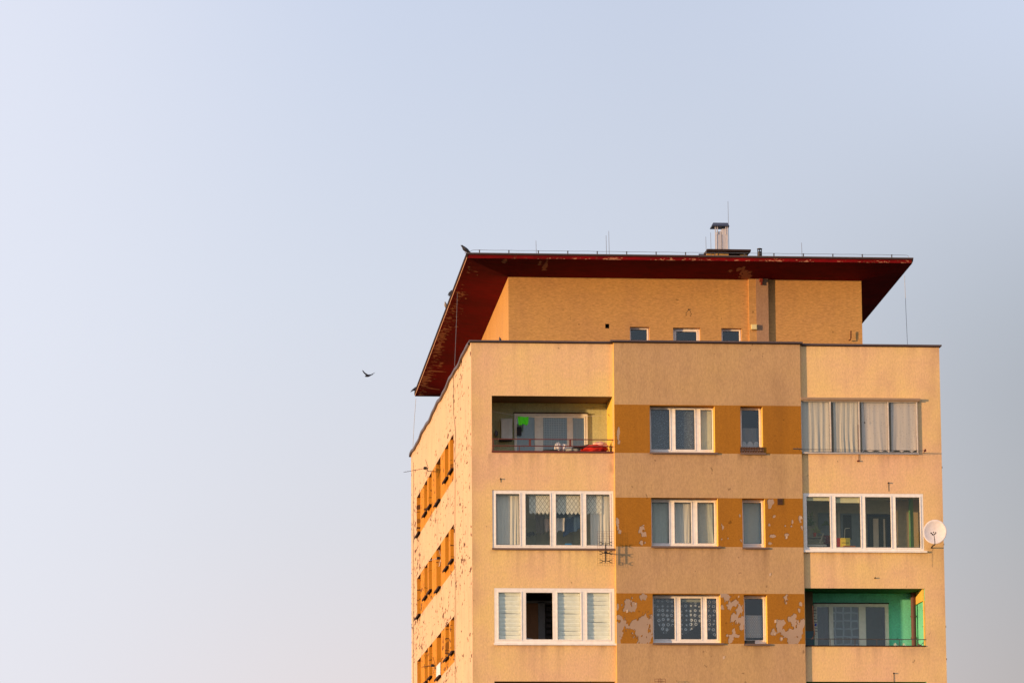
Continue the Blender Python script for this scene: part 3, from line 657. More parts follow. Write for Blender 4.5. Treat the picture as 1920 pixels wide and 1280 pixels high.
# side wall windows (seen edge-on): frame, pane, sill
for zi, zt in enumerate(ZS):
    for i, (ya, yb) in enumerate(SP):
        hh = 1.38 if i in (2, 5) else 1.08; zb = zt-hh
        f = MB(); xo = REV-.06
        f.box(xo, xo+.05, ya, ya+.07, zb, zt); f.box(xo, xo+.05, yb-.07, yb, zb, zt); f.box(xo, xo+.05, ya+.07, yb-.07, zt-.07, zt); f.box(xo, xo+.05, ya+.07, yb-.07, zb, zb+.07)
        wo_ = f.build('window', WHITE, BLD)
        p_ = MB(); p_.face([(xo+.02,ya+.07,zb+.07),(xo+.02,yb-.07,zb+.07),(xo+.02,yb-.07,zt-.07),(xo+.02,ya+.07,zt-.07)]); p_.build('pane', GLASSD, wo_)
        r = MB(); x1_ = xo+1.2
        r.box(xo+.055, x1_, ya, yb, zb, zt); r.build('interior', DARK, wo_)
        s_ = MB(); s_.box(-.09, xo, ya-.05, yb+.05, zb-.03, zb); s_.box(-.09, -.075, ya-.05, yb+.05, zb-.07, zb-.03); s_.build('sill', FLASH, wo_)
        if zi == 2 and i == 2:
            w = MB(); w.box(-.03, -.01, ya+.15, yb-.15, zb+.0, zb+.42); w.build('open_sash', WHITE, wo_)['label'] = 'small white sash tipped out over the sill'
# window guard on M1b
gx0, gz0 = F(1388.6, 848.6, PJ-.03); gx1, gz1 = F(1431.6, 838, PJ-.03)
gd = MB(); n_ = 9; yg = PJ-.03
for i in range(n_+1):
    xx = gx0+(gx1-gx0)*i/n_
    gd.box(xx-.012, xx+.012, yg-.008, yg+.008, gz0, gz1); 
    if i < n_:
        xm_ = xx+(gx1-gx0)/n_/2; w2 = (gx1-gx0)/n_/2
        gd.face([(xm_-w2*.8,yg,gz1-.02),(xm_,yg,gz1+.015),(xm_+w2*.8,yg,gz1-.02),(xm_,yg,gz1-.05)])
        gd.face([(xm_-w2,yg+.002,gz0+.03),(xm_-w2+.03,yg+.002,gz0+.03),(xm_+w2,yg+.002,gz1-.03),(xm_+w2-.03,yg+.002,gz1-.03)])
        gd.face([(xm_+w2-.03,yg+.004,gz0+.03),(xm_+w2,yg+.004,gz0+.03),(xm_-w2+.03,yg+.004,gz1-.03),(xm_-w2,yg+.004,gz1-.03)])
gd.box(gx0, gx1, yg-.01, yg+.01, gz0+.005, gz0+.03)
gd.build('window_guard', DARKW, BLD)['label'] = 'small brown lattice guard along the sill'
# ------------------------------------------------------------------ loggias
def loggia_back(h, y, mw, mats, label):
    x0, x1, z0, z1 = h; b = MB(); b.face([(x0-.0,y,z0-.4),(x1+.0,y,z0-.4),(x1,y,z1),(x0,y,z1)])
    o = b.build('balcony_wall', mats, BLD); o['label'] = label; return o
L1b = loggia_back(L1, LOGD, None, GREENB, 'pale green back wall of the top left balcony')
R3b = loggia_back(R3, LOGD, None, TEAL, 'teal green back wall of the lower right balcony')
loggia_back(L4, LOGD, None, GREENB, 'back wall of the lowest left balcony'); loggia_back(R4, LOGD, None, TEAL, 'back wall of the lowest right balcony')
def inner_window(x0p, x1p, topp, panes, ptop, pbotp, zfloor, fm, label, gm=GLASSD):
    y = LOGD-.07; pm = (ptop+pbotp)/2
    x0, _ = F(x0p, pm, y); x1, _ = F(x1p, pm, y); zt = F(x0p, topp, y)[1]; z0 = zfloor
    PX = [(F(a_, pm, y)[0], F(b_, pm, y)[0]) for a_, b_ in panes]; pz1 = F(x0p, ptop, y)[1]; pz0 = F(x0p, pbotp, y)[1]
    f = MB(); xs = [x0]+[v for q in PX for v in q]+[x1]
    f.box(x0, x1, y, y+.06, pz1, zt); f.box(x0, x1, y, y+.06, z0, pz0)
    for i in range(0, len(xs), 2): f.box(xs[i], xs[i+1], y, y+.06, pz0, pz1)
    for a_, b_ in PX:
        g_ = .035; f.box(a_-g_, a_-.01, y-.012, y, pz0, pz1+g_); f.box(b_+.01, b_+g_, y-.012, y, pz0, pz1+g_); f.box(a_-.01, b_+.01, y-.012, y, pz1+.01, pz1+g_)
    o = f.build('balcony_window', fm, BLD); o['label'] = label
    p_ = MB()
    for a_, b_ in PX: p_.face([(a_,y+.02,pz0),(b_,y+.02,pz0),(b_,y+.02,pz1),(a_,y+.02,pz1)])
    p_.build('pane', gm, o)
    hd = MB(); hd.box(x0-.02, x1+.02, y-.03, y+.06, zt, zt+.03); hd.build('head_trim', FLASH, o)
    b_ = MB()
    for a_, c_ in PX: b_.face([(a_-.02,y+.068,pz0),(c_+.02,y+.068,pz0),(c_+.02,y+.068,pz1+.02),(a_-.02,y+.068,pz1+.02)])
    b_.build('interior', mat('grey_room_gloom', (.10,.11,.11), .9), o)
    return o, PX, pz0, pz1, y
iwL = inner_window(964.6,1102,774.6,[(969,1002.4),(1018.4,1063),(1074,1095.4)],782.2,852,L1[2]-.35, OLDWH, 'old white balcony door and window under the top left ceiling')
iwR = inner_window(1527,1666.6,1131,[(1532.4,1554.4),(1562.8,1610.4),(1623.7,1659.6)],1136.8,1214,R3[2]-.35, OLDWH, 'old white balcony window against the green wall')
# parapet top slabs + railings
def slab(h, m, y0=-.03, pz=.06):
    s_ = MB(); s_.box(h[0]-.01, h[1]-.003, y0, .09, h[2]-.001, h[2]+pz); return s_.build('balcony_sill', m, BLD)
slab(L1, RAILM, pz=.055); slab(R3, FLASH, pz=.03); slab(L4, RAILM); slab(R4, FLASH)
rl = MB(); y = -.01
zt = F(1030, 823.3, y)[1]; zm = F(1030, 836, y)[1]; zb = L1[2]+.05
for z_ in (zt, zm): rl.tube([(L1[0], y, z_+.0), (L1[1], y, z_)], .016, 6)
for px in (993.7, 1069.2): x = F(px, 830, y)[0]; rl.box(x-.03, x+.03, y-.012, y+.012, zm, zt)
for px in (973.8, 1054): x = F(px, 840, y)[0]; rl.box(x-.008, x+.008, y-.008, y+.008, zb, zm)
for px in (924.5,): x = F(px, 840, y)[0]; rl.box(x-.012, x+.012, y-.012, y+.012, zb, zt)
rl.build('balcony_railing', RAILM, BLD)['label'] = 'brown rail in front of the top left balcony'
rl = MB(); zt = F(1620, 1197.8, y)[1]; zb = R3[2]+.03
rl.tube([(R3[0], y, zt+.01), (R3[1], y, zt)], .013, 6)
for px in (1557,1603,1644,1686.3,1720): x = F(px, 1205, y)[0]; rl.box(x-.008, x+.008, y-.008, y+.008, zb, zt)
rl.build('balcony_railing', RAILG, BLD)['label'] = 'thin rail in front of the green balcony'
# right loggia extras: brown pier at left, drain pipe, sun patch made as a beam in its side wall
x0, z1 = F(1511, 1108, .9); x1, z0 = F(1525.7, 1214, .9)
b = MB(); b.box(R3[0]+.002, x1, .9, 1.0, z0, R3[3]-.002); b.build('balcony_pier', mat('brown_partition', (.16,.09,.05), .9), BLD)
b = MB(); zz = F(1515, 1182.5, .88)[1]; b.box(R3[0]+.002, x1+.003, .86, .895, z0, zz); b.build('balcony_pier_panel', mat('dull_blue_panel', (.06,.10,.12), .5), BLD)
x0, _ = F(1708, 1150, 1.15); x1, _ = F(1717.5, 1150, 1.15)
b = MB(); b.tube([((x0+x1)/2,1.15,R3[2]-.3),((x0+x1)/2,1.15,R3[3]-.002)], (x1-x0)/2, 12)
for zz in (R3[2]+.35, R3[2]+1.0): b.tube([((x0+x1)/2,1.15,zz),((x0+x1)/2,1.15,zz+.04)], (x1-x0)/2+.02, 12)
b.build('drain_pipe', mat('brown_drain_pipe', (.13,.055,.05), .6), BLD, smooth=False)
b = MB(); b.box(R3[1]-.06, R3[1]-.004, .05, LOGD-.02, R3[3]-.36, R3[3]-.003); b.box(R3[1]-.035, R3[1]-.004, .004, .12, R3[2]+.035, R3[3]-.365)
b.build('sun_patch_beam', YELLOW, BLD)  # yellow pieces shaped and coloured as sunlight on the wall
# ------------------------------------------------------------------ curtains and blinds (hang behind the glass: things)
def curtain(x0, x1, z0, z1, y, m, label, waves=8, amp=.03, group=None, name='net_curtain', cat='curtain', shape=None, seed=0, gather=0):
    nu = max(12, int(waves*8)); nv = 22; mb = MB()
    def fn(s, r):
        zlow = z0 if shape is None else shape(s)
        ph = s*waves*2*math.pi+seed
        q_ = s*waves*1.7+.5*noise.noise(Vector((s*3, r*1.3, seed)))
        a_ = amp*(.35*math.sin(ph+.8*noise.noise(Vector((s*4, r, seed+3))))+2.1*noise.noise(Vector((q_, r*.5, seed*3.1)))+1.2*noise.noise(Vector((q_*2.6, r*.8, seed*1.7+5))))
        xx = x0+(x1-x0)*s + gather*(1-r)*math.sin(s*math.pi*2)
        return (xx, y+a_*(.5+.5*(1-r)), z1+(zlow-z1)*(1-r))
    mb.grid(fn, nu, nv)
    o = mb.build(name, m, smooth=True); add_uv(o, lambda c: (c.x, c.z)); return tag(o, label, cat, group)
def span(w, i, j=None, e_=.03): return w[1][i][0]-e_, w[1][j if j is not None else i][1]+e_
NPL = net('plain_net', (.72,.72,.66), 'plain', 6, .82, .55)
NDOT = net('dotted_net', (.70,.74,.76), 'dots', 30, .62, .25)
NRING = net('ringed_net', (.92,.92,.88), 'rings', 7.2, 1.0, .10)
NDIA = net('diamond_lace', (.88,.84,.72), 'diamond', 8, .60, .97)
NSC = net('scalloped_lace', (.92,.92,.92), 'diamond', 15, .5, .95)
NHEX = net('hexagon_net', (.66,.70,.72), 'hex', 4.2, .85, .35)
NTH = net('thick_cream_curtain', (.86,.80,.70), 'plain', 8, 1.0, .93)
NGRN = net('greenish_foil_curtain', (.70,.74,.66), 'plain', 4, .95, .7)
def inz(w): return w[2]-.03, w[3]+.03
yc = YM+.13
a_, b_ = span(wM1a, 0); z0, z1 = inz(wM1a); curtain(a_, b_, z0, z1, yc, NDOT, 'grey net curtain in the left light of the top centre window', 5, .02)
a_, b_ = span(wM1a, 1); curtain(a_, b_, z0, z1, yc, NDOT, 'dotted net curtain in the middle light of the top centre window', 2, .012)
a_, b_ = span(wM1a, 2)
mb = MB(); mb.face([(a_,YM+.085,z0),(b_,YM+.085,z0),(b_,YM+.085,z1),(a_,YM+.085,z1)]); mb.box(a_,b_,YM+.08,YM+.1,z1-.03,z1)
tag(mb.build('roller_blind', mat('cream_blind', (.86,.78,.50), .8)), 'cream roller blind drawn down in the top centre window', 'blind')
a_, b_ = span(wM1b, 0); z0, z1 = inz(wM1b); zc = F(1405, 801, YM)[1]
curtain(a_, b_, z0, zc, yc, net('sheer_white', (.7,.72,.74), 'plain', 9, .55, .3), 'sheer half curtain behind the brown lattice guard', 3, .012)
zs_ = F(1405, 836, YM)[1]; zs2 = F(1405, 824, YM)[1]
mb = MB(); n_ = 3
for i in range(n_):
    xm_ = a_+(b_-a_)*(i+.5)/n_; w2 = (b_-a_)/n_/2
    pts = [(xm_+w2*math.cos(t), yc-.03, zs_+.16*math.sin(t)) for t in [math.pi*k/8 for k in range(9)]]
    mb.face([(xm_-w2,yc-.03,z0),(xm_+w2,yc-.03,z0)]+pts)
o = mb.build('lace_trim', net('lace_trim_cloth', (.85,.86,.86), 'dots', 26, .6, .95)); add_uv(o, lambda c: (c.x, c.z)); tag(o, 'scalloped white lace hem on the half curtain above the lattice guard', 'lace')
z0, z1 = inz(wM2a)
for i, (lb, sd) in enumerate((('pale green gathered curtain in the left light, middle row',1),('cream gathered curtain in the middle light, middle row',3),('crumpled sheer curtain in the right light, middle row',5))):
    a_, b_ = span(wM2a, i); curtain(a_, b_, z0, z1, yc, (NGRN, NTH, NGRN)[i], lb, (3.2,4.6,3.6)[i], .016, seed=sd, gather=(.02,.07,-.09)[i], group='curtains of the middle row centre window')
a_, b_ = span(wM2b, 0); z0, z1 = inz(wM2b)
curtain(a_, b_, z0, z1, yc, net('bluish_sheer', (.55,.68,.72), 'plain', 4, .9, .7), 'bluish sheer curtain sagging in the narrow window, middle row', 2.3, .02, seed=2)
z0, z1 = inz(wM3a); xs0, xs1 = wM3a[1][0][0]-.03, wM3a[1][2][1]+.03
def ringhem(a_, b_, kind):
    def sh(s):
        if kind == 0: return z0+.62+.22*math.cos(s*math.pi*2.0)-.38*s
        if kind == 1: return z0+.18+.5*abs(s-.15)**1.3
        return z0+.35-.28*s
    return sh
for i, lb in enumerate(('ringed net curtain swept aside in the left light, bottom row','ringed net curtain with curved hem in the middle light, bottom row','ringed net curtain in the slim right light, bottom row')):
    a_, b_ = span(wM3a, i); curtain(a_, b_, z0, z1, yc, NRING, lb, (2,1.2,.8)[i], .02, shape=ringhem(a_, b_, i), group='ringed curtains of the bottom centre window')
mb = MB(); a_, b_ = span(wM3a, 1, e_=.0); mb.box(a_, b_, YM+.075, YM+.095, z1-.13, z1); tag(mb.build('roller_blind', mat('olive_blind', (.45,.43,.28), .8)), 'rolled up olive blind above the ringed net curtains', 'blind')
a_, b_ = span(wM3b, 0); z0, z1 = inz(wM3b); zc = F(1410, 1152, YM)[1]
curtain(a_, b_, z0+.12, zc, yc, NSC, 'white lace half curtain in the narrow bottom window', 3, .01)
x0, _ = F(1396.5, 1203, PJ+.05); x1, _ = F(1415.5, 1203, PJ+.05); zq = MW['b3'][2]
mb = MB(); mb.box(x0, x1, PJ+.03, PJ+.15, zq+.004, zq+.09); mb.box(x0-.015, x1+.015, PJ+.02, PJ+.16, zq+.09, zq+.105)
tag(mb.build('planter_box', mat('black_planter', (.03,.032,.035), .6)), 'black planter box on the sill of the narrow bottom window', 'planter')
# L2: side drapes, lace valance
z0, z1 = inz(wL2); y2 = .20
a_, b_ = span(wL2, 0); curtain(a_, b_, z0, z1, y2, NTH, 'gathered cream drape at the left end of the middle row balcony glazing', 6.5, .014, seed=1, gather=.03)
xa_, _ = F(1107, 980, y2); b_ = wL2[1][3][1]+.03; curtain(xa_, b_, z0, z1, y2, NTH, 'cream drape behind the grid antenna', 5.5, .014, seed=4)
def zig(xl, xr, ztop, drop, step=.115):
    mb = MB(); n = max(2, int((xr-xl)/step)); w = (xr-xl)/n
    for i in range(n):
        x_ = xl+w*i
        mb.face([(x_,y2-.04,ztop-drop),(x_+w/2,y2-.04,ztop-drop-.07),(x_+w,y2-.04,ztop-drop),(x_+w,y2-.04,ztop),(x_,y2-.04,ztop)])
    return mb
xl, _ = F(992, 950, y2); xr, _ = F(1128, 950, y2); zt_ = F(1000, 923, y2)[1]; zd = zt_-F(1000, 960, y2)[1]
o = zig(xl, xr, zt_, zd).build('lace_valance', NDIA); add_uv(o, lambda c: (c.x, c.z)); tag(o, 'cream lace valance with zigzag hem across the balcony glazing', 'valance')
# laundry in L2
def cloth(name, pxs, y, m, label, cat, group=None, th=.012, seed=0):
    P_ = [P3(a_, b_, y) for a_, b_ in pxs]; mb = MB()
    def fn(s, r):
        t_ = P_[3].lerp(P_[2], s); b_ = P_[0].lerp(P_[1], s); p = b_.lerp(t_, r)
        p.y += .025*math.sin(s*9+seed)+.012*math.sin(s*23+seed*2+r*3)
        p.z += (1-r)*(.022*math.sin(s*11+seed)+.015*math.sin(s*27+seed))
        return p
    mb.grid(fn, 20, 14); o = mb.build(name, m, smooth=True)
    sd = o.modifiers.new('solid', 'SOLIDIFY'); sd.thickness = th
    return tag(o, label, cat, group)
WC = mat('white_cotton', (.62,.58,.56), .9); BC = mat('blue_cotton', (.03,.07,.16), .9); DC = mat('dark_cotton', (.03,.03,.03), .9); BRC = mat('taupe_cotton', (.16,.13,.10), .9)
LG = 'laundry drying behind the middle row glazing'
cloth('hanging_shirt', ((1036,996.5),(1058.5,994.5),(1058.5,970.5),(1034,971.5)), .55, WC, 'white shirt hung behind the third light of the middle row glazing', 'shirt', LG, seed=1)
cloth('hanging_towel', ((1022,996),(1033,996),(1033,972),(1021,972)), .62, mat('pinkish_cotton', (.42,.34,.30), .9), 'pinkish towel hung left of the white shirt', 'towel', LG, seed=2)
cloth('hanging_trousers', ((1055,1005),(1088,991),(1090,966),(1060,970)), .65, BC, 'blue laundry hung right of the white shirt', 'laundry', LG, seed=3)
cloth('hanging_shirt', ((1042,978),(1088,976),(1088,958),(1042,956)), .9, mat('navy_cotton', (.04,.06,.10), .9), 'navy cloth hung behind the blue laundry', 'laundry', LG, seed=4)
cloth('hanging_towel', ((1006,1000),(1021,1000),(1022,966),(1004,966)), .7, BRC, 'taupe towel hung left of the pinkish one', 'towel', LG, seed=5)
cloth('hanging_shirt', ((985,1006),(1003,1002),(1001,996),(984,998)), .75, DC, 'dark folded cloth low on the drying rack', 'laundry', LG, seed=6)
pl_ = MB()
for (a_, b_, m_) in ((986,1005,0),(1074,1087,0)):
    x0, zt2 = F(a_, 972, 1.2); x1, zb2 = F(b_, 1024, 1.2); pl_.box(x0, x1, 1.15, 1.25, zb2, zt2)
tag(pl_.build('storage_cabinet', mat('olive_cabinet', (.30,.30,.20), .8)), 'pale olive cabinets behind the drying laundry', 'cabinet')
x0, z0_ = F(1060, 1023, .4); x1, z1_ = F(1072, 1018, .4); mb = MB(); mb.box(x0, x1, .4, .6, z0_-.1, z1_); tag(mb.build('laundry_basket', mat('bright_blue_plastic', (.02,.18,.42), .4)), 'bright blue basket rim below the white shirt', 'basket')
# L3 pleated blinds
PLB = mat('pleated_blind_fabric', (.90,.90,.80), .8)
for i, lb in ((0,'pale pleated blind left of the open casement'),(2,'pale pleated blind just right of the open casement'),(3,'rightmost pale pleated blind of the bottom left window')):
    a_, b_ = span(wL3, i, e_=.01); z0, z1 = wL3[2]-.01, wL3[3]+.01; n = 11; mb = MB()
    for k in range(n):
        za = z0+(z1-z0)*k/n; zb_ = z0+(z1-z0)*(k+1)/n; sg = .02*math.sin(i*3+k*1.3)
        nn = 8
        mb.grid(lambda s, r, za=za, zb_=zb_, sg=sg: (a_+(b_-a_)*s, .085+.013*(1-r)**1.6-.010*(r if r < .93 else 0)+.003*math.sin(s*5+k), za+(zb_-za)*r+sg*math.sin(s*math.pi)*(.5 if k%2 else 1)*(1-r)), nn, 6)
    tag(mb.build('pleated_blind', PLB), lb, 'blind', 'pleated blinds of the bottom left window')
# inside the open light: a wooden door and a pale post
yy = 1.35
x0, zt2 = F(983, 1130, yy); x1, _ = F(1009, 1130, yy); x2, _ = F(1021.5, 1130, yy); x3, _ = F(1040, 1130, yy); zb2 = wL3[2]-.2
mb = MB(); mb.box(x0, x1, yy, yy+.04, zb2, zt2); d_ = mb.build('inner_door', mat('brown_wood_door', (.30,.12,.04), .6)); tag(d_, 'brown wooden door seen through the open casement', 'door')
mb = MB(); mb.box(x1, x2, yy-.03, yy+.03, zb2, zt2+.05); mb.box(x0, x3, yy-.03, yy+.03, zt2+.003, zt2+.07); mb.build('door_frame', mat('grey_door_frame', (.22,.20,.19), .7), d_)
mb = MB()
for k in range(9): mb.box(x2+.03, x3, yy+.0, yy+.02, zb2+k*.17, zb2+k*.17+.1)
mb.build('louvre', mat('dark_louvre', (.05,.035,.03), .6), d_)
mb = MB(); mb.tube([P3(985,1195,.25), P3(1012,1201,.25)], .012, 6); tag(mb.build('clothes_pole', WC), 'white pole lying behind the open casement', 'pole')
# R1 curtains
z0, z1 = R1[2]+.04, R1[3]-.04; y2 = .012
X = [F(p, 800, 0)[0] for p in (1503,1557,1561,1568,1611,1617,1623,1664,1671,1719)]
NR1 = net('dotted_drape', (.74,.66,.58), 'dots', 22, .86, 1.0)
curtain(X[0], X[1], z0, z1, y2, NR1, 'gathered dotted curtain at the left end of the steel glazing', 5, .012, seed=1)
curtain(X[2]+.03, X[4], z0, z1, y2, NR1, 'gathered dotted curtain in the second light of the steel glazing', 6, .012, seed=2)
NR2 = net('embroidered_drape', (.76,.66,.62), 'dots', 12, .88, 1.0)
curtain(X[5]-.02, X[7], z0+.04, z1, y2, NR2, 'embroidered curtain in the third light of the steel glazing', 3.3, .012, seed=3, gather=-.03, shape=lambda s: z0+.03+.05*abs(math.sin(s*9)))
curtain(X[8], X[9], z0+.04, z1, y2, NR2, 'embroidered curtain at the right end of the steel glazing', 3, .012, seed=5, shape=lambda s: z0+.03+.07*abs(math.sin(s*8)))
bx, bz_ = F(1621, 792, -.05); mb = MB(); mb.tube([(bx,-.075,bz_-.02),(bx,-.075,bz_),(bx,-.075,bz_+.02)], [.008,.02,.008], 8); mb.tube([(bx,-.072,bz_+.02),(bx-.02,-.072,R1[3]-.05)], .003, 4)
tag(mb.build('blind_weight', BLACKM), 'small black weight on a cord before the steel glazing', 'weight')
# clothes rail on brackets before R1
CR = empty('clothes_rail', (*F(1503,842,0)[:1], -.35, F(1503,842,0)[1]), 'rusty washing line rail on brackets below the steel framed glazing', 'clothes rail')
yR = -.35
pL, pR = P3(1487, 841.5, yR), P3(1733, 845, yR)
w_ = MB(); w_.tube([P3(1487,841,yR), P3(1504,841.5,yR)], .02, 6); w_.tube([P3(1504,841.5,yR), P3(1732,844.5,yR)], .007, 5); w_.tube([P3(1504,844,yR+.12), P3(1725,848,yR+.12)], .005, 5); w_.tube([P3(1504,846.5,yR+.2), P3(1720,850,yR+.2)], .004, 5)
w_.build('wire', RAILG, CR)
for px, py in ((1734.5,844),(1610,864)):
    x, z = F(px, py, yR if px > 1700 else -.08); b = MB()
    if px > 1700: b.tube([(x,yR-.02,z),(x+.02,-.002,z-.03)], .012, 6); b.tube([(x-.04,yR,z-.01),(x+.01,yR,z)], .022, 8); b.box(x-.01, x+.03, yR-.02, yR+.02, z-.04, z+.04)
    else: b.tube([(x+.01,-.02,z+.02),(x+.01,-.02,R1[2]+.9)], .008, 6); b.box(x-.04, x+.04, -.05, -.001, z-.01, z+.03)
    b.build('bracket', RAILM, CR)
# R2 contents
RC = lambda n, c, r=.8: mat(n, c, r)
def bxp(x0p, y0p, x1p, y1p, y, dy, m, name, label, cat, group=None, legs=False, bevel=.006):
    a_, zt = F(x0p, y0p, y); b_, zb = F(x1p, y1p, y); mb = MB(); mb.box(a_, b_, y, y+dy, zb, zt)
    return tag(mb.build(name, m, bevel=bevel), label, cat, group)
bxp(1508, 1023.5, 1550, 1020.5, .35, .12, RC('cream_board',(.6,.55,.45)), 'shelf_board', 'cream board resting inside the right balcony glazing', 'board')
def crate(x0p, y0p, x1p, y1p, y, m, name, label, cat):
    a_, zt = F(x0p, y0p, y); b_, zb = F(x1p, y1p, y); mb = MB(); t_ = .015
    mb.box(a_, b_, y, y+t_, zb, zt); mb.box(a_, b_, y+.28, y+.3, zb, zt); mb.box(a_, a_+t_, y+t_, y+.28, zb, zt); mb.box(b_-t_, b_, y+t_, y+.28, zb, zt); mb.box(a_, b_, y+.002, y+.298, zb, zb+.01)
    mb.box(a_-.01, b_+.01, y-.008, y, zt-.035, zt); mb.box(a_+.03, b_-.03, y-.004, y, (zb+zt)/2, (zb+zt)/2+.015, 1)
    return tag(mb.build(name, [m, DARK]), label, cat)
crate(1576, 1008, 1594, 1027, .3, RC('yellow_plastic',(.68,.50,.02),.4), 'plastic_crate', 'yellow crate inside the right balcony glazing', 'crate')
crate(1569.5, 1008, 1575.5, 1027, .36, RC('dark_red_plastic',(.25,.02,.02),.4), 'plastic_crate', 'dark red box beside the yellow crate', 'box')
crate(1581, 1022.5, 1603, 1030, .28, RC('orange_plastic',(.6,.16,.02),.4), 'plastic_tray', 'orange tray in front of the yellow crate', 'tray')
ch_ = MB()
for (a_, b_) in (((1583.5,1011),(1584,992)),((1584,992),(1586,990)),((1586,990),(1593,989.5))): ch_.tube([P3(*a_,.7), P3(*b_,.7)], .012, 6)
tag(ch_.build('folding_trolley', RC('cream_steel',(.55,.5,.35),.5)), 'bent cream tube handle rising behind the yellow crate', 'trolley')
# potted plant
PT = empty('potted_plant', tuple(P3(1527.5,1006,.7)), 'spiky green plant in a red pot on a small table', 'plant')
c = P3(1527.5, 1002, .7)
mb = MB(); mb.ellring([((c.x,.7,c.z-.06),(.035,0,0),(0,.035,0)),((c.x,.7,c.z+.04),(.055,0,0),(0,.055,0)),((c.x,.7,c.z+.055),(.06,0,0),(0,.06,0))], 12); mb.build('pot', RC('red_pot',(.45,.07,.04),.5), PT)
LF = RC('plant_green',(.10,.17,.04),.6); LF2 = RC('plant_pale_green',(.28,.30,.10),.6)
def leaves(c, n, L_, m, par, spread=1.0, name='leaves', w=.012):
    mb = MB()
    for i in range(n):
        t = random.uniform(0, 2*math.pi); el_ = random.uniform(.1, 1.4); l = L_*random.uniform(.6, 1.1)
        d = Vector((math.cos(t)*math.cos(el_)*spread, math.sin(t)*math.cos(el_)*.5*spread, math.sin(el_))); e2 = c+d*l+Vector((0,0,-.25*l*math.cos(el_)))
        mid = c+d*l*.55; s_ = Vector((d.z, 0, -d.x)).normalized()*w
        mb.face([c-s_*.4, mid-s_, e2, mid+s_]); mb.face([c, mid-s_*.7+Vector((0,.01,0)), e2, mid+s_*.7])
    return mb.build(name, m, par)
leaves(c+Vector((.06,0,.06)), 46, .26, LF2, PT)
leaves(P3(1518,985,.8), 60, .3, LF, PT, name='foliage')
leaves(P3(1520,968,.85), 26, .2, LF2, PT, name='foliage')
leaves(P3(1549,984,1.0), 30, .18, LF, PT, name='foliage')
tb = MB(); a_, zt = F(1514, 1007, .7); b_, zb = F(1548, 1025, .7); tb.box(a_, b_, .6, .85, zt-.03, zt)
for xx in (a_+.02, b_-.04): tb.box(xx, xx+.02, .62, .64, zb-.2, zt-.03)
for k in range(3): tb.box(a_+.02, b_-.04, .63, .64, zt-.12-.1*k, zt-.10-.1*k)
tag(tb.build('plant_table', RC('grey_table',(.22,.20,.15))), 'small slatted table carrying the red plant pot', 'table')
for (p_, q_) in (((1537,1018),(1544,999)),):
    mb = MB(); mb.tube([P3(*p_,.5), P3(*q_,.5)], .02, 6); tag(mb.build('leaning_slat', RC('pale_wood',(.4,.36,.25))), 'pale slat leaning beside the plant table', 'slat')
mb = MB(); a_, _ = F(1544, 1000, .8); b_, _ = F(1556, 1000, .8); zt = F(1544, 1003, .8)[1]; zb = F(1544,1027,.8)[1]
mb.box(a_, b_, .8, .83, zb, zt); mb.box(a_, b_, .6, .83, zb+.12, zb+.15); tag(mb.build('garden_chair', RC('maroon_seat',(.14,.03,.03))), 'maroon chair behind the leaning slat', 'chair')
# dark door with pale panels and back wall window in R2
bk = MB(); y_ = 1.33
def bq(x0p,y0p,x1p,y1p,mi,dy=0):
    a_, zt = F(x0p,y0p,y_-dy); b_, zb = F(x1p,y1p,y_-dy); bk.box(a_, b_, y_-dy, y_-dy+.012, zb, zt, mi)
bq(1626,963,1672,1030,0); bq(1630,968,1664,1030,1,.02); bq(1637,971.5,1648,1030,2,.04); bq(1656,972.5,1660.5,1030,2,.04); bq(1534,961,1560,1003,3,.02); bq(1576,962,1616,1030,3); bq(1581,965,1597,1010,1,.02); bq(1571,958,1576,1030,2,.0)
bk_o = bk.build('back_door', [RC('navy_door',(.025,.04,.065)), RC('door_gloom',(.05,.06,.05)), RC('pale_panel',(.62,.52,.38)), RC('grey_green_glass',(.17,.21,.20),.3)]); tag(bk_o, 'dark balcony door with pale panels behind the right glazing', 'door')
bxp(1681, 930, 1727, 1032, 1.1, .05, RC('beige_wall_panel',(.42,.33,.20)), 'wall_panel', 'beige panelled wall at the right end inside the glazing', 'wall panel')
mb = MB(); a_, _ = F(1704,980,.9); b_, _ = F(1713,980,.9); mb.tube([((a_+b_)/2,.9,R2[2]-.1),((a_+b_)/2,.9,R2[3]+.05)], (b_-a_)/2, 12, 0); tag(mb.build('drain_pipe', RC('green_painted_pipe',(.10,.24,.08),.5), smooth=True), 'green pipe running up behind the right end of the glazing', 'pipe')
for i, lb in ((0,'rolled cream blind in the first light of the right glazing'),(1,'rolled cream blind in the second light of the right glazing')):
    a_, b_ = span(wR2, i, e_=-.004); zt = wR2[3]; mb = MB(); mb.box(a_, b_, .062, .08, zt-(.11 if i == 0 else .17), zt); tag(mb.build('roller_blind', RC('yellowish_blind',(.60,.56,.32))), lb, 'blind', 'rolled blinds of the right glazing')
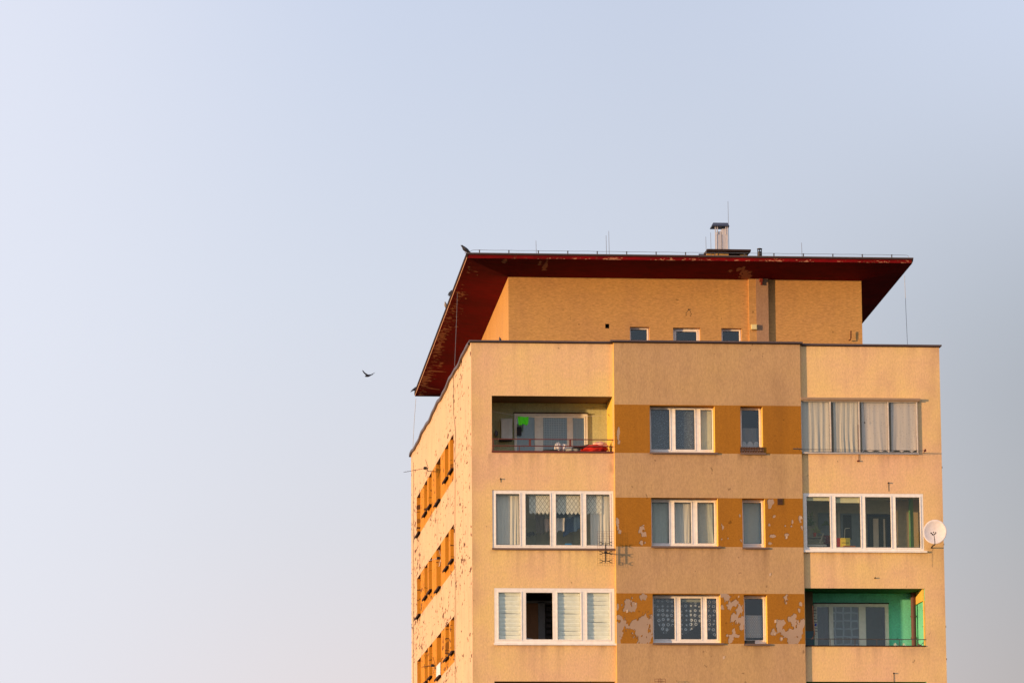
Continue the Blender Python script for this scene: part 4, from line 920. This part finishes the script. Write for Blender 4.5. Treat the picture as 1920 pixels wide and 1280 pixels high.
# L1 contents
y1c = LOGD-.3
AC = empty('wall_cabinet', tuple(P3(948,823,y1c)), 'white wall cabinet hanging at the left of the top balcony', 'cabinet')
a_, zt = F(936.5,784,y1c); b_, zb = F(961,822.5,y1c); c0,_ = F(952.5,800,y1c)
mb = MB(); mb.box(a_+.05, b_, y1c, LOGD-.001, zb, zt); mb.build('body', RC('cream_cabinet',(.50,.50,.42)), AC, bevel=.006)
mb = MB(); mb.box(a_+.055, c0-.005, y1c-.012, y1c, zb+.02, zt-.03); mb.box(c0+.005, b_-.004, y1c-.012, y1c, zb+.01, zt-.01); mb.build('door', RC('white_door',(.58,.57,.52)), AC)
mb = MB(); mb.box(a_, b_, y1c-.01, LOGD-.001, zb-.04, zb-.005); mb.build('shelf', BLACKM, AC)
c = P3(930.5,812,LOGD-.12); mb = MB(); mb.ellring([((c.x,c.y,c.z-.08),(.03,0,0),(0,.03,0)),((c.x,c.y,c.z-.05),(.05,0,0),(0,.05,0)),((c.x,c.y,c.z+.04),(.05,0,0),(0,.05,0)),((c.x,c.y,c.z+.09),(.02,0,0),(0,.02,0))],10)
tag(mb.build('wall_lamp', RC('grey_lamp',(.12,.12,.14))), 'small grey lamp on the wall left of the white cabinet', 'lamp')
cl = MB(); cl.tube([P3(923,771,.35),P3(940,774,.5),P3(980,781,.6),P3(1060,782,.6),P3(1130,779,.6)], .004, 4); tag(cl.build('washing_line', WC), 'white washing line across the top left balcony', 'washing line')
gcl = mat('neon_green_cotton', (.12,.85,.02), .8)
cloth('cleaning_cloth', ((972,796),(990,795.5),(990.5,781),(971,780.5)), .6, gcl, 'neon green cloth pegged on the balcony washing line', 'cloth', seed=2)
mb = MB(); a_, zt = F(969,800,1.25); b_, zb = F(978,816,1.25); mb.box(a_, b_, 1.24, 1.25, zb, zt); tag(mb.build('pane_reflection', BLACKM), 'dark reflection on the balcony door glass, made as a small card', 'card')  # dark reflection in the pane put in as a thin card
def lump(name, pxs, y, dy, m, label, cat, seed=0, r=1.0):
    """soft heap: low rounded body following the outline points"""
    cx_ = sum(p[0] for p in pxs)/len(pxs); x0 = min(p[0] for p in pxs); x1 = max(p[0] for p in pxs); y0 = min(p[1] for p in pxs); y1 = max(p[1] for p in pxs)
    A, B = P3(x0, y1, y), P3(x1, y0, y); c = (A+B)/2; rx = (B.x-A.x)/2; rz = (B.z-A.z)/2; mb = MB(); nu, nv = 40, 24
    def fn(s, t):
        th = s*2*math.pi; ph = -math.pi/2+t*math.pi
        d = Vector((math.cos(th)*math.cos(ph), math.sin(th)*math.cos(ph), math.sin(ph)))
        k = 1+.22*noise.noise(d*2.2+Vector((seed,0,0)))+.16*noise.noise(d*4.5+Vector((0,seed,0)))+.09*noise.noise(d*10+Vector((0,seed,3)))
        return (c.x+rx*d.x*k, y+dy*d.y*k, c.z+rz*(abs(d.z)**.8)*(1 if d.z > 0 else -1)*k)
    mb.grid(fn, nu, nv); return tag(mb.build(name, m, smooth=True), label, cat)
lump('bedding', [(1090,834),(1138,849)], .2, .18, RC('red_bedding',(.55,.02,.01)), 'bright red bedding piled on the balcony rail', 'bedding', 3)
lump('bedding', [(1111,828),(1138,842)], .32, .15, RC('peach_bedding',(.75,.42,.32)), 'peach pillow resting above the red bedding', 'pillow', 8)
lump('laundry_bag', [(1040,830),(1052,848)], .45, .12, WC, 'tall white bag left of the pair behind the rail', 'bag', 5)
lump('laundry_bag', [(1051,832),(1064,848)], .5, .12, WC, 'rounded white bag right of the taller one', 'bag', 6)
lump('laundry_bag', [(1062,838),(1092,848)], .25, .12, RC('grey_cloth',(.30,.32,.33)), 'grey crumpled cloth left of the red bedding', 'cloth', 9)
lump('folded_coat', [(1017,842.5),(1048,848)], .12, .1, DC, 'black folded bundle low behind the balcony rail', 'bundle', 2)
mb = MB(); mb.tube([P3(1073,839,.1), P3(1090,838,.1), P3(1104,833)] if False else [P3(1073,839,.1), P3(1090,837.5,.1), P3(1104,833,.1)], [.02,.035,.012], 6); mb.tube([P3(1085,842,.1), P3(1098,838,.1)], .02, 6); tag(mb.build('folded_umbrella', DC), 'black folded umbrella lying across the grey cloth', 'umbrella')
rk = MB()
for px in (1139.5,1143.5,1148): x = F(px,840,.25)[0]; rk.box(x-.006, x+.006, .24, .26, L1[2]+.05, F(px,831 if px > 1145 else 835,.25)[1])
for py in (837,843): rk.tube([P3(1139,py,.25), P3(1148.5,py-1,.25)], .005, 4)
tag(rk.build('drying_rack', RAILG), 'small grey rack at the right end beside the red bedding', 'rack')
mb = MB(); mb.tube([P3(1140,776,.8), P3(1142.5,779.5,.75), P3(1145,776,.7)], .008, 5); tag(mb.build('wall_hook', BLACKM), 'small dark hook on the sunlit right wall of the top balcony', 'hook')
# net behind L1 and R3 inner windows
for i, lb in ((0,'net curtain in the balcony door beside the white cabinet'),(1,'patterned net in the wide pane of the top balcony window'),(2,'net curtain in the slim pane of the top balcony window')):
    a_, b_ = iwL[1][i]; curtain(a_, b_, iwL[2], iwL[3], iwL[4]+.045, net('balcony_net_%s' % 'abc'[i], (.62,.68,.62), ('plain','hex','plain')[i], (6,14,6)[i], .85, .55), lb, 3, .008, group='nets behind the top balcony window')
for i, lb in ((0,'grey net in the left pane of the green balcony window'),(1,'hexagon patterned net in the green balcony window')):
    a_, b_ = iwR[1][i]; curtain(a_, b_, iwR[2], iwR[3], iwR[4]+.045, NHEX if i else net('grey_net', (.3,.31,.32), 'plain', 8, .8, .5), lb, 3, .008, group='nets behind the green balcony window')
# copper rod with pegs in R3
rd = MB(); yy = .2; pts = [P3(1524,1135,yy),P3(1524.5,1150,yy),P3(1525,1165,yy),P3(1527,1185,yy),P3(1526.5,1190,yy),P3(1524,1195,yy),P3(1521.5,1198,yy)]
rd.tube(pts, .018, 7); RD = rd.build('clothes_airer', mat('copper_tube', (.42,.16,.09), .5, .4)); tag(RD, 'copper coloured airer arm with small pegs in the green balcony', 'airer')
pg = MB()
for k in range(10): p_ = P3(1524.5+.3*k, 1138+5.5*k, yy); s_ = 1 if k % 2 else -1; pg.tube([p_, p_+Vector((.09*(1 if k % 3 else .4), -.02, -.01))], .009, 5); pg.tube([p_, p_+Vector((-.05,0,.0))], .006, 4)
pg.build('peg', BLACKM, RD)
a_, zt = F(1528,1168,.15); mb = MB(); mb.box(a_, a_+.05, .14, .16, zt-.08, zt); tag(mb.build('blue_rag', RC('deep_blue_rag',(.02,.03,.22))), 'small deep blue rag pegged beside the copper airer', 'rag')
for px, lb in ((1679,'left white paper windmill on the balcony sill'),(1695,'right white paper windmill on the balcony sill')):
    c = P3(px,1208.5,.02); mb = MB()
    for k in range(5):
        t = math.pi*(.1+.2*k); mb.face([(c.x,c.y,c.z-.02),(c.x+.05*math.cos(t-.2),c.y,c.z-.02+.07*math.sin(t-.2)),(c.x+.07*math.cos(t),c.y+.02,c.z-.02+.09*math.sin(t))])
    tag(mb.build('paper_windmill', WC), lb, 'ornament', 'paper ornaments on the green balcony sill')
PL = empty('sill_plant', tuple(P3(1724,1209,.05)), 'small spiky plant at the right end of the green balcony sill', 'plant')
leaves(P3(1724,1210,.06), 14, .11, RC('dusty_leaf',(.22,.10,.10)), PL, w=.008)
mb = MB()
for px, py in ((1731,1143.5),(1731,1174),(1731,1205)):
    c = P3(px,py,.25); mb.tube([c, c+Vector((.05,-.08,.02))], .008, 5); mb.tube([c, c+Vector((-.03,-.06,0))], .006, 5)
tag(mb.build('wall_hooks', BLACKM), 'dark hooks up the right reveal of the green balcony', 'hook')
# ------------------------------------------------------------------ attic fittings
x0, zt = F(1408.3,607.5,AY-.2); x1, zb = F(1420,617.5,AY-.2)
WLp = empty('wall_floodlight', (x0,AY-.1,zb), 'cream square lamp box on the attic pier', 'lamp')
mb = MB(); mb.box(x0, x1, AY-.2, AY-.112, zb, zt); mb.build('housing', RC('cream_plastic',(.75,.60,.25),.5), WLp, bevel=.01)
mb = MB(); mb.box(x0+.02, x1-.02, AY-.206, AY-.2, zb+.02, zt-.03); mb.build('lens', RC('frosted_plastic',(.78,.68,.36),.3), WLp)
c = P3(1427,527,AY-.14); mb = MB(); mb.box(c.x-.05, c.x+.04, AY-.2, AY-.112, c.z-.02, c.z+.08); mb.box(c.x-.015, c.x+.03, AY-.18, AY-.112, c.z-.12, c.z-.02)
tag(mb.build('rusty_bracket', RC('rust',(.22,.03,.015))), 'rusty red bracket high on the attic pier', 'bracket')
mb = MB(); mb.tube([P3(1595.5,620,AY-.1),P3(1595.5,633,AY-.1),P3(1594.5,637,AY-.1),P3(1591.5,638,AY-.06)], .02, 7); tag(mb.build('bent_pipe', RC('rusty_pipe',(.10,.03,.02))), 'bent rusty pipe on the right end of the attic wall', 'pipe')
mb = MB()
for k in (0,1,3,4,5,8):
    t = k*2*math.pi/9; c = P3(1291,588,AY-.01); mb.box(c.x+.08*math.cos(t)-.009, c.x+.08*math.cos(t)+.009, AY-.008, AY-.002, c.z+.09*math.sin(t)-.016, c.z+.09*math.sin(t)+.008)
c = P3(1291,580.5,AY-.01); mb.box(c.x-.02, c.x+.02, AY-.02, AY-.002, c.z-.015, c.z+.02); mb.build('old_fixing_holes', DARK, BLD)
# vent in the second band
x0, zt = F(1457.5,934,PJ); x1, zb = F(1467.5,946,PJ); mb = MB(); mb.box(x0, x1, PJ-.025, PJ-.002, zb, zt); vt = mb.build('air_vent', DARKW, BLD)
mb = MB()
for k in range(4): mb.box(x0+.02, x1-.02, PJ-.032, PJ-.026, zb+.02+k*.04, zb+.035+k*.04)
mb.build('slat', BLACKM, vt)
# small pegs and fixings on the facade
fx = MB()
for px, py, L_ in ((938.5,897.5,.1),(1665.5,905,.25),(1640.5,1083,.0),(1675.5,1261.5,.3),(1107,1278,.0),(1766,892,.0)):
    if px > 1760: continue
    x, z = F(px, py, 0); fx.box(x-.018, x+.018, -.06, -.001, z-.015, z+.018)
    if L_: fx.tube([(x,-.012,z),(x+.003,-.012,z-L_)], .006, 4)
fx.build('wall_fixing', BLACKM, BLD)
for px, py in ((1768,876),(1770.5,1020),(1773.5,1174),(1775.5,1235)):
    x, z = F(px, py, .1); b = MB(); b.box(WD, WD+.03, .08, .12, z-.03, z+.03); b.build('wall_bracket', BLACKM, BLD)
# peeled loose plaster curls
cu = MB()
for px, py in ((1453,1188),(1466,1197),(1454,1164),(1385,1118),(1444,1076.5),(1475,1007),(1357,1232),(1502,970),(1192,1131),(1176,1145)):
    x, z = F(px, py, PJ); s_ = random.uniform(.02,.04)
    cu.grid(lambda s, r, x=x, z=z, s_=s_: (x+(s-.5)*s_*1.6, PJ-.004-.05*math.sin(r*1.4)*s_*14*.3, z+(r-.5)*s_*2.2+(s-.5)*.02), 4, 4)
cu.build('loose_plaster', RC('loose_plaster_flakes',(.66,.48,.34)), BLD)
# ------------------------------------------------------------------ satellite dish
DC_ = P3(1753, 996.5, -.55); DR = .372
SDH = empty('satellite_dish', tuple(P3(1752,1022,-.1)), 'large pinkish white satellite dish at the right corner', 'satellite dish')
nd = Vector((-.28,-1,.22)).normalized(); ua = Vector((1,-.28,0)).normalized(); va = nd.cross(ua)*-1
if va.z < 0: va = -va
mb = MB(); rings = []; n = 36
for k in range(9):
    r = DR*k/8; rings.append([DC_+ua*(r*.95*math.cos(t))+va*(r*1.04*math.sin(t))-nd*(.09*(1-(k/8)**2)) for t in [2*math.pi*i/n for i in range(n)]])
b0 = 0; mb.v = [tuple(p) for rr in rings for p in rr]
for k in range(8):
    for i in range(n): mb.f.append([k*n+i, k*n+(i+1)%n, (k+1)*n+(i+1)%n, (k+1)*n+i]); mb.m.append(0)
o = mb.build('reflector', DISHM, SDH, smooth=True); sd = o.modifiers.new('solid','SOLIDIFY'); sd.thickness = .012
mb = MB(); lnb = P3(1751,1002,-1.0); base = P3(1752,1021,-.6)
mb.tube([base, base+Vector((0,-.1,0)), lnb+Vector((.02,0,-.12)), lnb], .012, 6)
mb.tube([base, Vector((base.x+.02,-.3,base.z+.02)), Vector((base.x+.02,-.001,base.z-.02))], .02, 6); mb.build('arm', BLACKM, SDH)
mb = MB()
for dx, dz in ((-.07,.05),(-.03,.0),(.03,.02),(.06,.06),(.0,.07)): mb.tube([lnb+Vector((dx,0,dz)), lnb+Vector((dx*1.1,.06,dz+.015))], .018, 7)
mb.tube([lnb+Vector((-.08,0,.04)), lnb+Vector((0,0,0)), lnb+Vector((.07,0,.05))], .009, 5); mb.build('receiver', BLACKM, SDH)
mb = MB(); mb.tube([(base.x+.02,-.01,base.z-.02),P3(1748,1025,-.01),P3(1747.5,1045,-.01),P3(1748,1063,-.01)], .0025, 4); mb.build('cable', RAILG, SDH)
# ------------------------------------------------------------------ antennas
def yagi(c, boomdir, blen, name, label, wallpt, nel=9, elw=.12, tail=True, pale=False):
    A = empty(name, tuple(c), label, 'antenna', 'aerials on the side wall'); mb = MB(); d = Vector(boomdir).normalized()
    mb.tube([c-d*.12, c+d*blen], .007, 5); mb.build('boom', BLACKM if not pale else STEEL, A)
    s = d.cross(Vector((0,0,1))).normalized(); mb = MB()
    for i in range(nel): p = c+d*(.05+(blen-.05)*i/nel); mb.tube([p-s*elw, p+s*elw], .004, 4)
    mb.build('director', BLACKM if not pale else STEEL, A)
    mb = MB(); v_ = Vector((0,0,1))
    for sg in (1, -1):
        e1 = c-d*.1+v_*.27*sg+d*.08; mb.tube([c-d*.1, e1], .007, 5)
        for k in range(5): p = c-d*.1+(e1-(c-d*.1))*((k+1)/5); mb.tube([p-s*.2, p+s*.2], .003, 4)
    mb.build('reflector', BLACKM if not pale else STEEL, A)
    mb = MB(); mb.tube([c-d*.08, c-d*.08+Vector((.02,-.05,-.12)), Vector(wallpt)], .013, 6); mb.box(c.x-.05, c.x+.05, c.y-.1, c.y+.02, c.z-.04, c.z+.04); mb.build('mast', BLACKM, A)
    return A
def SW(px, py, x=0.0): yy, z = G(px, py, x); return Vector((x, yy, z))
w1 = SW(826, 884, 0); c1 = SW(798.5, 877, -.42)
c1 = Vector((-.55, w1.y+1.3, 0)); 
# put each aerial's head out from the wall where the photo shows it
def head(px, py, x): return SW(px, py, x)
yagi(P3(797,877.5,13.2), (-.93,.15,-.16), .72, 'yagi_antenna', 'long yagi antenna beside the top row of side windows', tuple(P3(826,884,13.6)))
yagi(P3(822,1046,12.6), (-.55,.2,-.12), .4, 'yagi_antenna', 'pale yagi antenna beside the middle row of side windows', tuple(P3(826,1060,13.4)), 6, .10, pale=True)
yagi(P3(811,1247,13.2), (-.5,.3,-.05), .4, 'yagi_antenna', 'yagi antenna above the small white sash, bottom row', tuple(P3(826,1255,13.6)), 6, .12)
# grid antenna at the inner corner
GA = empty('grid_antenna', tuple(P3(1136,1025,-.35)), 'black grid antenna with bow tie elements on the left bay', 'antenna')
ya_ = -.3; a_, zt = F(1120,995,ya_); b_, zb = F(1152,1060,ya_); mb = MB()
for i in range(8): x = a_+(b_-a_)*i/7; mb.tube([(x,ya_,zb),(x,ya_,zt)], .0022, 4)
for i in range(15): z = zb+(zt-zb)*i/14; mb.tube([(a_,ya_,z),(b_,ya_,z)], .0022, 4)
mb.build('grid', RAILM, GA)
mb = MB(); yb_ = ya_-.1; cxg = F(1136,1030,yb_)[0]
for py in (1018.5,1036,1051.5):
    z = F(1136,py,yb_)[1]
    for sx_ in (-1,1):
        x_ = cxg+sx_*.03
        mb.tube([(x_,yb_,z),(x_+sx_*.07,yb_,z),(x_+sx_*.09,yb_,z+.035),(x_+sx_*.16,yb_,z+.045)], .011, 5); mb.tube([(x_+sx_*.07,yb_,z),(x_+sx_*.09,yb_,z-.035),(x_+sx_*.16,yb_,z-.045)], .011, 5)
mb.build('dipole', BLACKM, GA)
mb = MB(); mb.box(cxg-.012, cxg+.012, yb_-.01, yb_+.01, F(1136,1052,yb_)[1], F(1136,1016,yb_)[1]); zc_ = F(1136,1035,yb_)[1]; mb.box(cxg-.04, cxg+.04, yb_-.03, ya_-.01, zc_-.03, zc_+.03)
mb.tube([(cxg,ya_,zc_),(cxg+.05,-.15,zc_),(XA-.15,-.001,zc_+.02)], .016, 6); mb.tube([(cxg,ya_,zc_+.25),(cxg,ya_,zc_-.3)], .014, 6); mb.build('mast', BLACKM, GA)
GB = empty('grid_antenna', tuple(P3(1238,1285,-.4)), 'top of a rusty grid antenna at the lower picture edge', 'antenna')
ya_ = -.45; a_, zt = F(1227.8,1272,ya_); b_, zb = F(1248,1320,ya_); mb = MB()
for i in range(4): x = a_+(b_-a_)*i/3; mb.tube([(x,ya_,zb),(x,ya_,zt)], .006, 4)
for i in range(11): z = zb+(zt-zb)*i/10; mb.tube([(a_,ya_,z),(b_,ya_,z)], .005, 4)
mb.build('grid', RAILM, GB)
mb = MB(); xq = (a_+b_)/2; mb.tube([(xq,ya_-.02,zb),(xq,ya_-.02,zt+.02)], .009, 5); mb.tube([(xq,ya_,zb+.1),(xq,PJ,zb+.1)], .016, 6); mb.build('mast', RAILM, GB)
# ------------------------------------------------------------------ birds
def pigeon(c, dirx, label, m=BIRD, L_=.30, pitch=.5, legs=True):
    """perched bird: one lofted body from beak to tail, wings folded; c = feet point, dirx = heading"""
    R0 = empty('pigeon', tuple(c), label, 'bird', 'birds perched on the roof'); d = Vector(dirx).normalized(); up = Vector((0,0,1)); s = d.cross(up).normalized()
    ax = (d*math.cos(pitch)+up*math.sin(pitch)).normalized(); nx = s.cross(ax)
    k = L_/.30; base = Vector(c)+up*.095*k
    prof = [(-.20,.012,.006,-.015),(-.15,.022,.009,-.010),(-.09,.036,.024,0),(-.04,.050,.045,.0),(.02,.056,.056,.0),(.065,.046,.050,.008),(.095,.028,.032,.02),(.115,.026,.028,.026),(.14,.020,.022,.026),(.155,.008,.008,.020),(.178,.003,.003,.012)]
    mb = MB(); mb.ellring([(base+ax*(t*k)+up*(o_*k), s*(a_*k), nx*(b_*k)) for t, a_, b_, o_ in prof], 12)
    mb.build('body', m, R0, smooth=True)
    mb = MB()
    for sg in (1,-1):
        mb.ellring([(base+s*sg*.046*k+ax*(t*k)+up*.008*k, s*(.010*k), nx*(b_*k)) for t, b_ in ((.06,.012),(.02,.038),(-.05,.036),(-.11,.018),(-.165,.004))], 8)
    mb.build('wing', m, R0, smooth=True)
    if legs:
        mb = MB()
        for sg in (1,-1): mb.tube([base+s*sg*.02*k-up*.03*k, Vector(c)+s*sg*.02*k], .004*k, 5); mb.tube([Vector(c)+s*sg*.02*k-d*.012, Vector(c)+s*sg*.02*k+d*.03*k], .003*k, 4)
        mb.build('leg', ORNG, R0)
    return R0
rt = lambda y: oz(y)+TH+.02
x, _ = F(873, 474, OY0+.05); pigeon((x+.0,OY0+.08,rt(OY0)), (-.85,-.3,0), 'dark pigeon on the front left corner of the roof', L_=.34, pitch=.6)
def eave(px, py): yy, z = G(px, py, OX0); return Vector((OX0, yy, rt(yy)))
pigeon(eave(845,556), (.4,.9,0), 'dark pigeon halfway down the left roof edge, tail out', pitch=.6)
pigeon(eave(836.5,583), (-.3,-.6,0), 'pale brown pigeon below the dark one on the left edge', BIRDP, .27, .7)
pigeon(eave(778,741), (.8,.3,0), 'pigeon at the rear left roof corner with tail sticking out', pitch=.55)
x, _ = F(938, 640, .12); pigeon((x,.15,H+.045), (-.3,.6,0), 'small dark bird mostly hidden behind the front parapet', L_=.16, pitch=1.1)
# flying bird
FB = P3(690.5, 704, 22); R0 = empty('flying_bird', tuple(FB), 'dark bird flying with raised wings in the open sky', 'bird')
mb = MB(); d = Vector((-.75,-.55,-.25)).normalized(); s = d.cross(Vector((0,0,1))).normalized(); nx = s.cross(d)
mb.ellring([(FB+d*t, s*a_, nx*b_) for t, a_, b_ in ((-.20,.035,.004),(-.14,.028,.010),(-.06,.035,.034),(.02,.044,.044),(.08,.034,.036),(.11,.024,.026),(.14,.018,.018),(.165,.004,.004))], 12)
mb.build('body', BIRD, R0, smooth=True)
def wing(pts, label):
    # pts: (leading, trailing) pairs from root to tip; thick thin-skinned wing
    mb = MB(); n = len(pts); th = [.012,.010,.007,.003]
    rings = []
    for i, (a_, b_) in enumerate(pts): c = (a_+b_)/2; rings.append((c, (a_-b_)/2, Vector((.3,.2,1)).normalized()*th[min(i,3)]))
    mb.ellring(rings, 8); mb.build('wing', BIRD, R0, smooth=True)
t1, t2, t3 = P3(685.5,699.5,21.8), P3(682,696,21.6), P3(679.3,693.6,21.5)
dz = Vector((.0,.1,-.045)); wing([(FB+Vector((-.05,-.05,.03)), FB+Vector((.07,.06,.0))), (t1+Vector((-.03,-.05,.02)), t1+dz), (t2+Vector((-.02,-.05,.02)), t2+dz*.9), (t3, t3+dz*.3)], 'l')
u1, u2, u3 = P3(695,702.5,22.3), P3(699,700.5,22.6), P3(703.5,697.6,22.9)
wing([(FB+Vector((-.02,-.02,.03)), FB+Vector((.09,.08,.01))), (u1+Vector((0,-.1,.0)), u1+Vector((0,.1,-.01))), (u2+Vector((0,-.08,0)), u2+Vector((0,.08,-.01))), (u3, u3+Vector((0,.02,-.005)))], 'r')
tl = FB-d*.18; mb = MB(); mb.face([tl+s*.02, tl-s*.02, tl-d*.1-s*.05, tl-d*.1+s*.05]); mb.build('tail', BIRD, R0)
